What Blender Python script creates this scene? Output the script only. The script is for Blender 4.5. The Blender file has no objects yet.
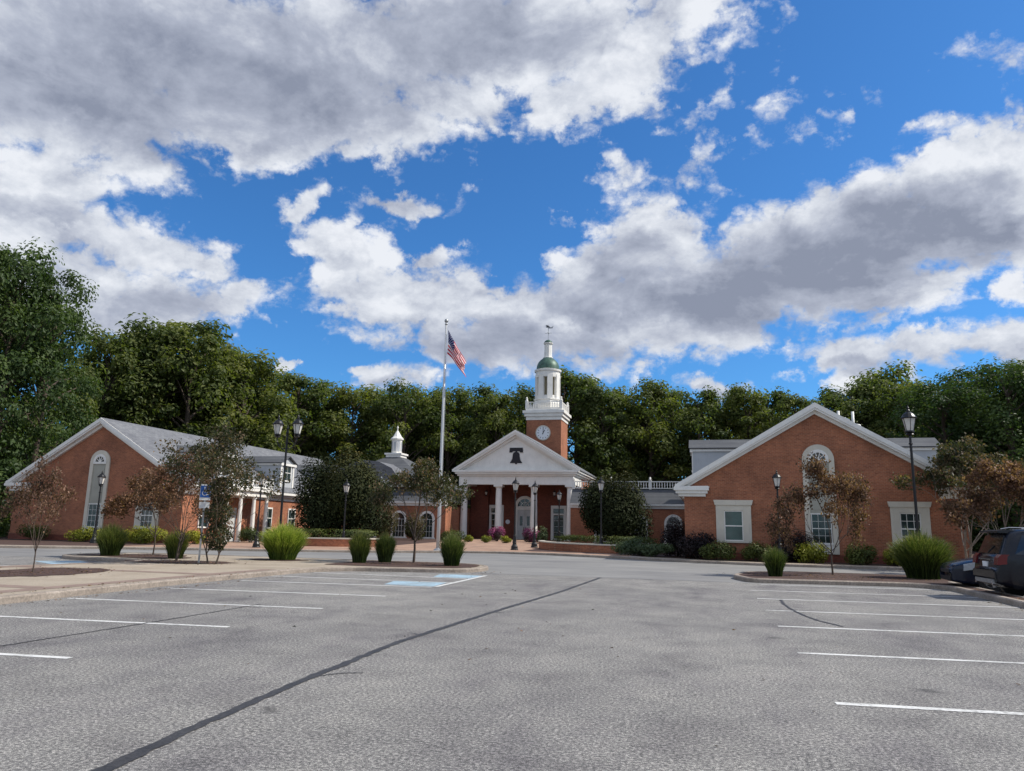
import bpy, math, random
from mathutils import Vector, Matrix
R = math.radians
C = bpy.context.scene.collection
S = bpy.context.scene
PI = math.pi

# ------------------------------------------------------------------ mesh builder
class MB:
    def __init__(s): s.v = []; s.f = []; s.t = []
    def quadv(s, pts, t=0.5):
        n = len(s.v); s.v.extend(pts); s.f.append(tuple(range(n, n + len(pts)))); s.t.append(t)
    def box(s, x0, x1, y0, y1, z0, z1, t=0.5):
        if x0 > x1: x0, x1 = x1, x0
        if y0 > y1: y0, y1 = y1, y0
        n = len(s.v)
        s.v += [(x0,y0,z0),(x1,y0,z0),(x1,y1,z0),(x0,y1,z0),(x0,y0,z1),(x1,y0,z1),(x1,y1,z1),(x0,y1,z1)]
        for q in ((0,3,2,1),(4,5,6,7),(0,1,5,4),(1,2,6,5),(2,3,7,6),(3,0,4,7)):
            s.f.append(tuple(n + i for i in q)); s.t.append(t)
        return s
    def prism(s, poly, axis, a, b, t=0.5):
        # poly: list of 2D points; axis 'y' -> (x,z) ; 'x' -> (y,z) ; 'z' -> (x,y)
        def P(p, d): return {'y': (p[0], d, p[1]), 'x': (d, p[0], p[1]), 'z': (p[0], p[1], d)}[axis]
        n = len(s.v); k = len(poly)
        s.v += [P(p, a) for p in poly] + [P(p, b) for p in poly]
        s.f.append(tuple(n + i for i in range(k))); s.t.append(t)
        s.f.append(tuple(n + k + i for i in reversed(range(k)))); s.t.append(t)
        for i in range(k):
            j = (i + 1) % k
            s.f.append((n + i, n + k + i, n + k + j, n + j)); s.t.append(t)
        return s
    def tube(s, pts, rads, n=6, t=0.5, cap=True):
        if not isinstance(rads, (list, tuple)): rads = [rads] * len(pts)
        pts = [Vector(p) for p in pts]; base = len(s.v); prev = None
        for i, p in enumerate(pts):
            d = (pts[min(i+1, len(pts)-1)] - pts[max(i-1, 0)])
            if d.length < 1e-9: d = Vector((0,0,1))
            d.normalize()
            if prev is None: a = d.orthogonal().normalized()
            else:
                a = prev - d * prev.dot(d)
                a = a.normalized() if a.length > 1e-6 else d.orthogonal().normalized()
            prev = a; b = d.cross(a)
            for k in range(n):
                w = 2*PI*k/n
                s.v.append(tuple(p + (a*math.cos(w) + b*math.sin(w))*rads[i]))
        for i in range(len(pts)-1):
            for k in range(n):
                k2 = (k+1) % n
                s.f.append((base+i*n+k, base+i*n+k2, base+(i+1)*n+k2, base+(i+1)*n+k)); s.t.append(t)
        if cap:
            s.f.append(tuple(base+k for k in reversed(range(n)))); s.t.append(t)
            s.f.append(tuple(base+(len(pts)-1)*n+k for k in range(n))); s.t.append(t)
        return s
    def lathe(s, prof, c=(0,0,0), n=12, t=0.5, rot=0.0, cap=True):
        base = len(s.v)
        for (r, z) in prof:
            for k in range(n):
                w = 2*PI*(k+0.5)/n + rot
                s.v.append((c[0]+r*math.cos(w), c[1]+r*math.sin(w), c[2]+z))
        for i in range(len(prof)-1):
            for k in range(n):
                k2 = (k+1) % n
                s.f.append((base+i*n+k, base+i*n+k2, base+(i+1)*n+k2, base+(i+1)*n+k)); s.t.append(t)
        if cap:
            s.f.append(tuple(base+k for k in reversed(range(n)))); s.t.append(t)
            s.f.append(tuple(base+(len(prof)-1)*n+k for k in range(n))); s.t.append(t)
        return s
    def leaf(s, p, nrm, size, rnd, t, asp=0.62):
        nrm = Vector(nrm)
        if nrm.length < 1e-5: nrm = Vector((0,0,1))
        nrm.normalize()
        a = nrm.orthogonal().normalized(); b = nrm.cross(a)
        w = rnd.random()*2*PI
        u = a*math.cos(w) + b*math.sin(w); v = nrm.cross(u)
        p = Vector(p); L = size*.5; W = size*.5*asp
        bend = nrm*size*(-.12)
        n = len(s.v)
        s.v += [tuple(p-u*L+bend), tuple(p+v*W), tuple(p+u*L+bend), tuple(p-v*W)]
        s.f.append((n, n+1, n+2, n+3)); s.t.append(t)
    def build(s, name, mat, parent=None, smooth=False, loc=None, xf=None):
        me = bpy.data.meshes.new(name)
        vs = s.v if xf is None else [tuple(xf @ Vector(p)) for p in s.v]
        me.from_pydata(vs, [], s.f); me.update()
        at = me.attributes.new('tint', 'FLOAT', 'FACE'); at.data.foreach_set('value', s.t)
        if smooth: me.polygons.foreach_set('use_smooth', [True]*len(me.polygons))
        me.materials.append(mat)
        o = bpy.data.objects.new(name, me); C.objects.link(o)
        if parent is not None: o.parent = parent
        if loc is not None: o.location = loc
        return o

def tag(o, label=None, cat=None, group=None, kind=None):
    if label: o['label'] = label
    if cat: o['category'] = cat
    if group: o['group'] = group
    if kind: o['kind'] = kind
    return o
def empty(name, loc, label, cat, group=None, rz=0):
    o = bpy.data.objects.new(name, None); C.objects.link(o)
    o.location = loc; o.rotation_euler = (0, 0, rz); o.empty_display_size = .2
    return tag(o, label, cat, group)
def copy_tree(o, parent=None):
    c = o.copy(); C.objects.link(c); c.parent = parent
    for ch in [q for q in bpy.data.objects if q.parent == o]: copy_tree(ch, c)
    return c
def dup(o, loc, label, rz=0, sc=None, group=None):
    c = copy_tree(o); c.location = loc; c.rotation_euler = (0, 0, rz); c['label'] = label
    if group: c['group'] = group
    if sc: c.scale = sc if isinstance(sc, (tuple, list)) else (sc, sc, sc)
    return c

# ------------------------------------------------------------------ materials
def newmat(name):
    m = bpy.data.materials.new(name); m.use_nodes = True
    nt = m.node_tree; b = nt.nodes['Principled BSDF']
    return m, nt, b
def N(nt, typ, **kw):
    n = nt.nodes.new(typ)
    for k, v in kw.items():
        if k in n.inputs: n.inputs[k].default_value = v
        else: setattr(n, k, v)
    return n
def noise(nt, vec, scale, detail=4, rough=.55, dist=0):
    n = nt.nodes.new('ShaderNodeTexNoise'); n.inputs['Scale'].default_value = scale
    n.inputs['Detail'].default_value = detail; n.inputs['Roughness'].default_value = rough
    n.inputs['Distortion'].default_value = dist
    if vec is not None: nt.links.new(vec, n.inputs['Vector'])
    return n.outputs['Fac']
def ramp(nt, fac, stops, interp='LINEAR'):
    r = nt.nodes.new('ShaderNodeValToRGB'); r.color_ramp.interpolation = interp
    e = r.color_ramp.elements
    while len(e) > 1: e.remove(e[-1])
    for i, (p, c) in enumerate(stops):
        x = e[0] if i == 0 else e.new(p)
        x.position = p; x.color = c if len(c) == 4 else (*c, 1)
    nt.links.new(fac, r.inputs['Fac']); return r.outputs['Color']
def mix(nt, a, b, fac, mode='MIX'):
    m = nt.nodes.new('ShaderNodeMix'); m.data_type = 'RGBA'; m.blend_type = mode
    for sock, val in ((m.inputs[0], fac), (m.inputs[6], a), (m.inputs[7], b)):
        if hasattr(val, 'is_linked') or hasattr(val, 'links'): nt.links.new(val, sock)
        else: sock.default_value = val if not isinstance(val, tuple) else (val if len(val) == 4 else (*val, 1))
    return m.outputs[2]
def math_(nt, op, a, b=None, c=None, clamp=False):
    m = nt.nodes.new('ShaderNodeMath'); m.operation = op; m.use_clamp = clamp
    for i, val in enumerate((a, b, c)):
        if val is None: continue
        if hasattr(val, 'links'): nt.links.new(val, m.inputs[i])
        else: m.inputs[i].default_value = val
    return m.outputs[0]
def objco(nt):
    return nt.nodes.new('ShaderNodeTexCoord').outputs['Object']
def worldpos(nt):
    return nt.nodes.new('ShaderNodeNewGeometry').outputs['Position']
def bump(nt, b, h, strength=.3, dist=.02):
    n = nt.nodes.new('ShaderNodeBump'); n.inputs['Strength'].default_value = strength
    n.inputs['Distance'].default_value = dist
    nt.links.new(h, n.inputs['Height']); nt.links.new(n.outputs['Normal'], b.inputs['Normal'])

def paint(name, col, rough=.5, metal=0, var=.12, scale=6, spec=.5):
    m, nt, b = newmat(name); p = worldpos(nt)
    n = noise(nt, p, scale, 5, .6)
    lo = tuple(c*(1-var) for c in col); hi = tuple(min(1, c*(1+var)) for c in col)
    nt.links.new(ramp(nt, n, [(.3, lo), (.7, hi)]), b.inputs['Base Color'])
    b.inputs['Roughness'].default_value = rough; b.inputs['Metallic'].default_value = metal
    b.inputs['Specular IOR Level'].default_value = spec
    return m
def trim_mat(name, col):
    m, nt, b = newmat(name); p = worldpos(nt)
    n = noise(nt, p, 1.3, 6, .6); c = ramp(nt, n, [(.3, tuple(v*.86 for v in col)), (.65, col)])
    sep = nt.nodes.new('ShaderNodeMapping'); sep.inputs['Scale'].default_value = (5, 5, .6); nt.links.new(p, sep.inputs['Vector'])
    st = noise(nt, sep.outputs[0], 2.5, 4, .6)
    c2 = mix(nt, c, tuple(v*.72 for v in col), ramp(nt, st, [(.58, (0,0,0)), (.75, (.6,.6,.6))]))
    nt.links.new(c2, b.inputs['Base Color']); b.inputs['Roughness'].default_value = .55
    return m

def brick_mat(name, c1, c2, mortar):
    m, nt, b = newmat(name); p = worldpos(nt)
    s = nt.nodes.new('ShaderNodeSeparateXYZ'); nt.links.new(p, s.inputs[0])
    u = math_(nt, 'ADD', s.outputs[0], s.outputs[1])
    cb = nt.nodes.new('ShaderNodeCombineXYZ'); nt.links.new(u, cb.inputs[0]); nt.links.new(s.outputs[2], cb.inputs[1])
    br = nt.nodes.new('ShaderNodeTexBrick'); nt.links.new(cb.outputs[0], br.inputs['Vector'])
    br.inputs['Scale'].default_value = 1; br.inputs['Brick Width'].default_value = .215; br.inputs['Row Height'].default_value = .075
    br.inputs['Mortar Size'].default_value = .009; br.inputs['Mortar Smooth'].default_value = .3; br.inputs['Bias'].default_value = -.1
    br.inputs['Color1'].default_value = (*c1, 1); br.inputs['Color2'].default_value = (*c2, 1); br.inputs['Mortar'].default_value = (*mortar, 1)
    n1 = noise(nt, p, .55, 6, .65); n2 = noise(nt, p, 9, 3, .6)
    c = mix(nt, br.outputs['Color'], ramp(nt, n1, [(.3, (.62,.6,.6)), (.5,(.95,.94,.94)), (.72, (1.22,1.2,1.2))]), 1.0, 'MULTIPLY')
    c = mix(nt, c, ramp(nt, n2, [(.3, (.8,.8,.8)), (.7, (1.15,1.15,1.15))]), 1.0, 'MULTIPLY')
    nt.links.new(c, b.inputs['Base Color']); b.inputs['Roughness'].default_value = .85
    bump(nt, b, br.outputs['Fac'], -.4, .01)
    return m

def shingle_mat(name, c1, c2):
    m, nt, b = newmat(name); p = worldpos(nt)
    s = nt.nodes.new('ShaderNodeSeparateXYZ'); nt.links.new(p, s.inputs[0])
    u = math_(nt, 'ADD', s.outputs[0], s.outputs[1])
    cb = nt.nodes.new('ShaderNodeCombineXYZ'); nt.links.new(s.outputs[1], cb.inputs[0]); nt.links.new(s.outputs[2], cb.inputs[1])
    br = nt.nodes.new('ShaderNodeTexBrick'); nt.links.new(cb.outputs[0], br.inputs['Vector'])
    br.inputs['Brick Width'].default_value = .32; br.inputs['Row Height'].default_value = .09; br.inputs['Scale'].default_value = 1
    br.inputs['Mortar Size'].default_value = .006
    br.inputs['Color1'].default_value = (*c1, 1); br.inputs['Color2'].default_value = (*c2, 1); br.inputs['Mortar'].default_value = tuple([v*.6 for v in c1]+[1])
    n1 = noise(nt, p, .8, 5, .6)
    c = mix(nt, br.outputs['Color'], ramp(nt, n1, [(.3, (.78,.78,.8)), (.7, (1.15,1.15,1.12))]), 1.0, 'MULTIPLY')
    nt.links.new(c, b.inputs['Base Color']); b.inputs['Roughness'].default_value = .9
    return m

def glass_mat(name, col, rough=.08):
    m, nt, b = newmat(name); p = worldpos(nt)
    n = noise(nt, p, 1.2, 3, .5)
    nt.links.new(ramp(nt, n, [(.35, col), (.65, tuple(c*1.9 for c in col))]), b.inputs['Base Color'])
    b.inputs['Roughness'].default_value = rough; b.inputs['Specular IOR Level'].default_value = .8
    n2 = noise(nt, p, .9, 2, .5); bump(nt, b, n2, .06, .2)
    return m

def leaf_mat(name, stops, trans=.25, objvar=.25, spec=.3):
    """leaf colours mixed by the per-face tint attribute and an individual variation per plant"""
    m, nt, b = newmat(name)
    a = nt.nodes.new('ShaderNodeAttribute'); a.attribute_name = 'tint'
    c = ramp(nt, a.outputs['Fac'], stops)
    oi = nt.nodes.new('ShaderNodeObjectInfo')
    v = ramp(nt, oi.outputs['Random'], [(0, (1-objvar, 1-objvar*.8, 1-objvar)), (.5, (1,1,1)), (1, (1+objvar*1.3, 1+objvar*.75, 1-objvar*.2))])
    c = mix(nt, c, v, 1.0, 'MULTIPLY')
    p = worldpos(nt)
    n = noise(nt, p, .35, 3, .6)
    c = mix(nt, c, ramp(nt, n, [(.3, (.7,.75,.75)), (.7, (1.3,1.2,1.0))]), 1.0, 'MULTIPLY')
    nt.links.new(c, b.inputs['Base Color']); b.inputs['Roughness'].default_value = .55
    b.inputs['Specular IOR Level'].default_value = spec
    tr = nt.nodes.new('ShaderNodeBsdfTranslucent')
    c2 = mix(nt, c, (1.1, 1.25, .5), 1.0, 'MULTIPLY'); nt.links.new(c2, tr.inputs['Color'])
    ms = nt.nodes.new('ShaderNodeMixShader'); ms.inputs[0].default_value = trans
    nt.links.new(b.outputs[0], ms.inputs[1]); nt.links.new(tr.outputs[0], ms.inputs[2])
    nt.links.new(ms.outputs[0], nt.nodes['Material Output'].inputs['Surface'])
    return m

M = {}
M['brick'] = brick_mat('red_brick', (.375,.128,.060), (.255,.080,.040), (.36,.21,.13))
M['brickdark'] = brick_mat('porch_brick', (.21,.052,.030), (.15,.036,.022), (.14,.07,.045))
M['white'] = trim_mat('white_painted_trim', (.82,.80,.75))
M['offwhite'] = trim_mat('limestone_trim', (.62,.575,.48))
M['panel'] = trim_mat('grey_green_panel', (.37,.36,.30))
M['siding'] = trim_mat('pale_blue_siding', (.46,.48,.50))
M['shingle'] = shingle_mat('grey_asphalt_shingles', (.135,.14,.155), (.185,.19,.205))
M['shingle2'] = shingle_mat('dark_grey_shingles', (.075,.08,.09), (.11,.115,.125))
M['glass'] = glass_mat('window_glass', (.012,.022,.022))
M['blind'] = glass_mat('green_tinted_window_glass', (.02,.05,.045), .15)
M['black'] = paint('black_cast_iron', (.012,.012,.014), .42, .3)
M['lampglass'] = paint('frosted_lamp_glass', (.62,.60,.56), .3)
M['door'] = trim_mat('white_door_paint', (.55,.56,.55))
M['copper'] = paint('green_copper', (.050,.105,.078), .5, .2, .4, 3)
M['belfryglass'] = paint('belfry_louvre', (.20,.17,.10), .6, 0, .3)
M['pole'] = paint('flagpole_aluminium', (.52,.53,.54), .35, .3, .05)
M['bark'] = paint('bark', (.075,.055,.042), .9, 0, .4, 20)
M['barkpale'] = paint('pale_bark', (.20,.16,.13), .85, 0, .4, 20)
M['belldark'] = paint('bell_black', (.008,.007,.012), .6)
M['blueint'] = paint('sign_blue', (.01,.10,.42), .4, 0, .05)
M['signwhite'] = paint('sign_white', (.75,.77,.8), .4, 0, .05)
M['metal'] = paint('galvanised_metal', (.35,.36,.37), .45, .6)
M['pvc'] = paint('white_pvc_pipe', (.7,.7,.68), .5)
M['rubber'] = paint('tyre_rubber', (.015,.015,.016), .8)
M['carnavy'] = paint('deep_navy_car_paint', (.006,.008,.014), .2, .0, .06, 1, .4)
M['carblue'] = paint('blue_black_car_paint', (.006,.011,.026), .2, .0, .06, 1, .4)
M['carglass'] = paint('tinted_car_glass', (.010,.013,.015), .05, 0, .1, 1, .9)
M['carplastic'] = paint('black_car_plastic', (.014,.014,.015), .6)
M['chrome'] = paint('silver_metal', (.5,.5,.52), .25, .9, .05)
M['redlens'] = paint('red_tail_lens', (.11,.003,.006), .15, 0, .1)
M['headlens'] = paint('clear_headlight_lens', (.55,.6,.65), .12, .3, .15, 20)
M['flower'] = leaf_mat('magenta_flowers', [(0,(.04,.06,.025)),(.35,(.09,.035,.06)),(.65,(.26,.045,.17)),(1,(.48,.16,.34))], .2, .05)

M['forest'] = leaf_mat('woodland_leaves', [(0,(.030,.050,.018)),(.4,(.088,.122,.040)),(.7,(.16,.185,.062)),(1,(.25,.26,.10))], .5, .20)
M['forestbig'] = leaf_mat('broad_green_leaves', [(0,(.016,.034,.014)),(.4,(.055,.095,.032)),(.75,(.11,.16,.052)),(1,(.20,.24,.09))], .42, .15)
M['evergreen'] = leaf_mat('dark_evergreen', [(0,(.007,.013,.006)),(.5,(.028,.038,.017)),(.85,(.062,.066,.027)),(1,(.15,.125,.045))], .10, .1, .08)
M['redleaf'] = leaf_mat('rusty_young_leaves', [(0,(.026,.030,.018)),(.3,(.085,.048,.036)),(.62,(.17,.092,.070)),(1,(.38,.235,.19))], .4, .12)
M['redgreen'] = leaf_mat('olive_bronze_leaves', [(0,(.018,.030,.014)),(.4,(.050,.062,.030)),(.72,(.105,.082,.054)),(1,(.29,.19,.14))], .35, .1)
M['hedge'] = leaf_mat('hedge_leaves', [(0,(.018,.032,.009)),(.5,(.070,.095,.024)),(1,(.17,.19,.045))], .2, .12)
M['yellowhedge'] = leaf_mat('golden_hedge_leaves', [(0,(.04,.06,.008)),(.5,(.20,.22,.020)),(1,(.45,.43,.045))], .25, .1)
M['burgundy'] = leaf_mat('burgundy_leaves', [(0,(.008,.007,.009)),(.6,(.022,.014,.018)),(1,(.055,.03,.035))], .15, .1)
M['grassblade'] = leaf_mat('ornamental_grass', [(0,(.022,.038,.010)),(.45,(.075,.115,.028)),(.8,(.19,.22,.07)),(1,(.36,.32,.16))], .3, .12)
M['grassbright'] = leaf_mat('bright_ornamental_grass', [(0,(.04,.075,.014)),(.45,(.18,.26,.045)),(.8,(.38,.44,.12)),(1,(.58,.56,.25))], .35, .05)
M['paleleaf'] = leaf_mat('pale_green_perennials', [(0,(.03,.05,.02)),(.5,(.075,.11,.055)),(1,(.17,.21,.11))], .25, .15)

def asphalt():
    m, nt, b = newmat('weathered_asphalt'); p = worldpos(nt)
    big = noise(nt, p, .16, 5, .6); mid = noise(nt, p, .9, 8, .7, .3); fine = noise(nt, p, 34, 4, .85); fine2 = noise(nt, p, 150, 2, .7)
    mp = nt.nodes.new('ShaderNodeMapping'); mp.inputs['Scale'].default_value = (1.5, .5, 1); nt.links.new(p, mp.inputs['Vector'])
    st = noise(nt, mp.outputs[0], .55, 9, .68, .2)
    c = ramp(nt, big, [(.32, (.140,.136,.135)), (.68, (.198,.192,.184))])
    c = mix(nt, c, ramp(nt, mid, [(.33, (.72,.71,.73)), (.5, (1,1,1)), (.68, (1.20,1.19,1.17))]), .9, 'MULTIPLY')
    c = mix(nt, c, ramp(nt, st, [(.35, (.60,.58,.64)), (.43, (.92,.91,.93)), (.5, (1,1,1)), (.66, (1.10,1.10,1.08))]), .6, 'MULTIPLY')
    c = mix(nt, c, ramp(nt, fine, [(.38, (.34,.34,.35)), (.5, (.92,.92,.92)), (.61, (2.15,2.12,2.05))]), .95, 'MULTIPLY')
    c = mix(nt, c, ramp(nt, fine2, [(.36, (.35,.35,.35)), (.5, (1,1,1)), (.62, (2.1,2.1,2.05))]), .9, 'MULTIPLY')
    # drips and spots of oil where cars stand
    vo = nt.nodes.new('ShaderNodeTexVoronoi'); vo.inputs['Scale'].default_value = .9; vo.inputs['Randomness'].default_value = 1
    nz = nt.nodes.new('ShaderNodeTexNoise'); nz.inputs['Scale'].default_value = 4; nz.inputs['Detail'].default_value = 4; nt.links.new(p, nz.inputs['Vector'])
    wv = nt.nodes.new('ShaderNodeVectorMath'); wv.operation = 'MULTIPLY_ADD'; nt.links.new(nz.outputs['Color'], wv.inputs[0]); wv.inputs[1].default_value = (.35,.35,.35); nt.links.new(p, wv.inputs[2])
    nt.links.new(wv.outputs[0], vo.inputs['Vector'])
    sc = nt.nodes.new('ShaderNodeSeparateColor'); nt.links.new(vo.outputs['Color'], sc.inputs[0])
    rad = math_(nt, 'MULTIPLY', math_(nt, 'SUBTRACT', sc.outputs[0], .55, clamp=True), .34)
    oil = math_(nt, 'MULTIPLY', math_(nt, 'SUBTRACT', rad, vo.outputs['Distance'], clamp=True), 9, clamp=True)
    c = mix(nt, c, (.045,.043,.045), math_(nt, 'MULTIPLY', oil, .65))
    # fine wandering cracks
    vor = nt.nodes.new('ShaderNodeTexVoronoi'); vor.feature = 'DISTANCE_TO_EDGE'; vor.inputs['Scale'].default_value = .28
    n2 = nt.nodes.new('ShaderNodeTexNoise'); n2.inputs['Scale'].default_value = 1.1; n2.inputs['Detail'].default_value = 7; n2.inputs['Roughness'].default_value = .65; nt.links.new(p, n2.inputs['Vector'])
    w2 = nt.nodes.new('ShaderNodeVectorMath'); w2.operation = 'MULTIPLY_ADD'; nt.links.new(n2.outputs['Color'], w2.inputs[0]); w2.inputs[1].default_value = (1.7,1.7,1.7); nt.links.new(p, w2.inputs[2]); nt.links.new(w2.outputs[0], vor.inputs['Vector'])
    ck = math_(nt, 'MULTIPLY', math_(nt, 'LESS_THAN', vor.outputs['Distance'], .0022), math_(nt, 'GREATER_THAN', noise(nt, p, .22, 2, .5), .47))
    c = mix(nt, c, (.035,.034,.036), math_(nt, 'MULTIPLY', ck, .6))
    nt.links.new(c, b.inputs['Base Color']); b.inputs['Roughness'].default_value = .85; b.inputs['Specular IOR Level'].default_value = .25
    bump(nt, b, fine2, .35, .006)
    return m
M['asphalt'] = asphalt()
def road():
    m, nt, b = newmat('pale_road_asphalt'); p = worldpos(nt)
    big = noise(nt, p, .2, 6, .65); fine = noise(nt, p, 45, 3, .7)
    mp = nt.nodes.new('ShaderNodeMapping'); mp.inputs['Scale'].default_value = (.2, 1.5, 1); nt.links.new(p, mp.inputs['Vector'])
    st = noise(nt, mp.outputs[0], 1.2, 5, .6)
    c = ramp(nt, big, [(.3, (.165,.162,.162)), (.7, (.25,.245,.235))])
    c = mix(nt, c, ramp(nt, st, [(.3, (.78,.78,.8)), (.6, (1.08,1.08,1.06))]), 1.0, 'MULTIPLY')
    c = mix(nt, c, ramp(nt, fine, [(.3, (.7,.7,.7)), (.7, (1.3,1.3,1.3))]), .8, 'MULTIPLY')
    nt.links.new(c, b.inputs['Base Color']); b.inputs['Roughness'].default_value = .85
    return m
M['road'] = road()
def ground_like(name, stops, s1=.4, s2=14, rough=.95, fineamt=.8):
    m, nt, b = newmat(name); p = worldpos(nt)
    a = noise(nt, p, s1, 6, .65, .3); f = noise(nt, p, s2, 4, .7)
    c = ramp(nt, a, stops)
    c = mix(nt, c, ramp(nt, f, [(.28, (.45,.45,.45)), (.5, (1,1,1)), (.72, (1.6,1.6,1.6))]), fineamt, 'MULTIPLY')
    nt.links.new(c, b.inputs['Base Color']); b.inputs['Roughness'].default_value = rough
    bump(nt, b, f, .5, .03)
    return m
M['mulch'] = ground_like('brown_mulch', [(.3,(.040,.020,.015)), (.7,(.085,.045,.034))], 1.5, 22)
M['lawn'] = ground_like('rough_grass_and_soil', [(.3,(.022,.034,.012)), (.7,(.06,.07,.025))], .4, 16)
M['concrete'] = ground_like('stained_concrete', [(.25,(.265,.215,.16)), (.5,(.34,.285,.22)), (.75,(.41,.35,.275))], .7, 30, .9, .35)
M['kerb'] = ground_like('concrete_kerb', [(.3,(.20,.165,.135)), (.7,(.34,.29,.245))], 1.5, 18, .9, .6)
M['tar'] = ground_like('crack_sealant', [(.3,(.026,.025,.027)), (.7,(.055,.053,.053))], 2, 30, .5, .9)
def paver():
    m, nt, b = newmat('salmon_pavers'); p = worldpos(nt)
    br = nt.nodes.new('ShaderNodeTexBrick'); nt.links.new(p, br.inputs['Vector'])
    br.inputs['Scale'].default_value = 1; br.inputs['Brick Width'].default_value = .4; br.inputs['Row Height'].default_value = .2; br.inputs['Mortar Size'].default_value = .008
    br.inputs['Color1'].default_value = (.40,.26,.18,1); br.inputs['Color2'].default_value = (.33,.20,.14,1); br.inputs['Mortar'].default_value = (.2,.15,.11,1)
    c = mix(nt, br.outputs['Color'], ramp(nt, noise(nt, p, .8, 6, .6), [(.3, (.75,.75,.75)), (.7, (1.2,1.2,1.2))]), 1.0, 'MULTIPLY')
    nt.links.new(c, b.inputs['Base Color']); b.inputs['Roughness'].default_value = .85
    return m
M['paver'] = paver()
def redpaver():
    m, nt, b = newmat('red_brick_pavers'); p = worldpos(nt)
    c = ramp(nt, noise(nt, p, 3, 6, .7), [(.3, (.19,.13,.105)), (.7, (.27,.20,.165))])
    nt.links.new(c, b.inputs['Base Color']); b.inputs['Roughness'].default_value = .9
    return m
M['redpaver'] = redpaver()
def worn(name, col, under, lo=.40, hi=.56):
    m, nt, b = newmat(name); p = worldpos(nt)
    f = noise(nt, p, 14, 6, .75); g = noise(nt, p, 1.5, 4, .6)
    k = math_(nt, 'ADD', math_(nt, 'MULTIPLY', f, .6), math_(nt, 'MULTIPLY', g, .4))
    c = mix(nt, under, col, ramp(nt, k, [(lo-.07, (.25,.25,.25)), (lo+.05, (1,1,1))]))
    nt.links.new(c, b.inputs['Base Color']); b.inputs['Roughness'].default_value = .75
    return m
M['line'] = worn('worn_white_line_paint', (.66,.66,.64), (.19,.185,.175), .47)
M['bluepaint'] = worn('worn_pale_blue_paint', (.33,.48,.58), (.19,.20,.20), .50)
def gz(y): return min(.4, max(0, (y-40)*.0154))
# ------------------------------------------------------------------ ground, roads, kerbs
g = MB()
for (a, b_) in ((-120,40),(40,66),(66,900)):
    g.quadv([(-700,a,gz(a)-.02),(700,a,gz(a)-.02),(700,b_,gz(b_)-.02),(-700,b_,gz(b_)-.02)])
tag(g.build('ground', M['lawn']), kind='structure')

KP = [(-90,16),(-60,23),(-45,28.2),(-35.5,31.5),(-31.6,34),(-27,36.2),(-22,38.4),(-18,40.6),(-14.5,42.6),(-12,43.4),(-9,43.2),(-5.5,42.0),(-1,39.9),(2.4,38.6),(7.8,38.4),(20,38.2),(60,38)]
def ky(x):
    for (x0,y0),(x1,y1) in zip(KP, KP[1:]):
        if x0 <= x <= x1: return y0+(y1-y0)*(x-x0)/(x1-x0)
    return KP[-1][1]
def sheet(x0, x1, f0, f1, dz, name, mat, nx=60, ny=24, kind='structure'):
    m = MB()
    for i in range(nx+1):
        x = x0+(x1-x0)*i/nx; a = f0(x); b = f1(x)
        for j in range(ny+1):
            y = a+(b-a)*(j/ny); m.v.append((x, y, gz(y)+dz))
    for i in range(nx):
        for j in range(ny):
            q = i*(ny+1)+j; m.f.append((q, q+ny+1, q+ny+2, q+1)); m.t.append(.5)
    return tag(m.build(name, mat), kind=kind)
# the parking lot and the cross road
sheet(-90, 60, lambda x: -30, lambda x: 24.9, 0.0, 'parking_lot', M['asphalt'], 30, 10)
sheet(-90, 60, lambda x: 24.9, lambda x: ky(x)-.05, 0.0, 'road', M['road'], 150, 14)
sheet(-90, 60, lambda x: ky(x)+.1, lambda x: 120, .12, 'planting_ground', M['mulch'], 150, 60)
sheet(-90, -27.5, lambda x: ky(x)+.12, lambda x: ky(x)+1.3, .126, 'pavement', M['concrete'], 60, 2)
sheet(-4.2, 60, lambda x: ky(x)+.12, lambda x: ky(x)+1.25, .126, 'pavement', M['concrete'], 60, 2)
sheet(-27.5, -4.2, lambda x: ky(x)+.12, lambda x: 46.5 if x < -13 else max(ky(x)+1.4, 44.6-(x+13)*.02), .126, 'forecourt', M['paver'], 60, 6)
sheet(-20.6, -10.9, lambda x: 46.3 if x < -13 else 44.3, lambda x: 68.2, .130, 'path', M['paver'], 20, 12)
sheet(-31.9, -27.4, lambda x: ky(x)+1.0, lambda x: 52, .130, 'path', M['paver'], 20, 12)

def strip(pts, w, z0, z1, name, mat, closed=False):
    """a kerb: an upright band w wide following pts, its outer face on pts"""
    P = [Vector((p[0], p[1], 0)) for p in pts]; n = len(P); m = MB()
    inner = []
    for i, p in enumerate(P):
        a = P[(i-1) % n] if (closed or i > 0) else p; b = P[(i+1) % n] if (closed or i < n-1) else p
        d1 = (p-a).normalized() if (p-a).length > 0 else (b-p).normalized()
        d2 = (b-p).normalized() if (b-p).length > 0 else d1
        d = (d1+d2).normalized(); nr = Vector((-d.y, d.x, 0)); k = 1/max(.5, nr.dot(Vector((-d1.y, d1.x, 0))))
        inner.append(p+nr*w*k)
    c = .03
    for i in range(n):
        p, q = P[i], inner[i]; dd = (q-p).normalized(); h = gz(p.y)
        m.v += [(p.x,p.y,h+z0),(p.x,p.y,h+z1-c),(p.x+dd.x*c,p.y+dd.y*c,h+z1),(q.x,q.y,h+z1),(q.x,q.y,h+z0)]
    for i in range(n if closed else n-1):
        a = i*5; b = ((i+1) % n)*5
        for k in range(4): m.f.append((a+k, b+k, b+k+1, a+k+1)); m.t.append(.5)
    tag(m.build(name, mat), kind='structure')
    return [(q.x, q.y) for q in inner]
kp = []
for i in range(151):
    x = -90+i; kp.append((x, ky(x)-.05))
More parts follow.
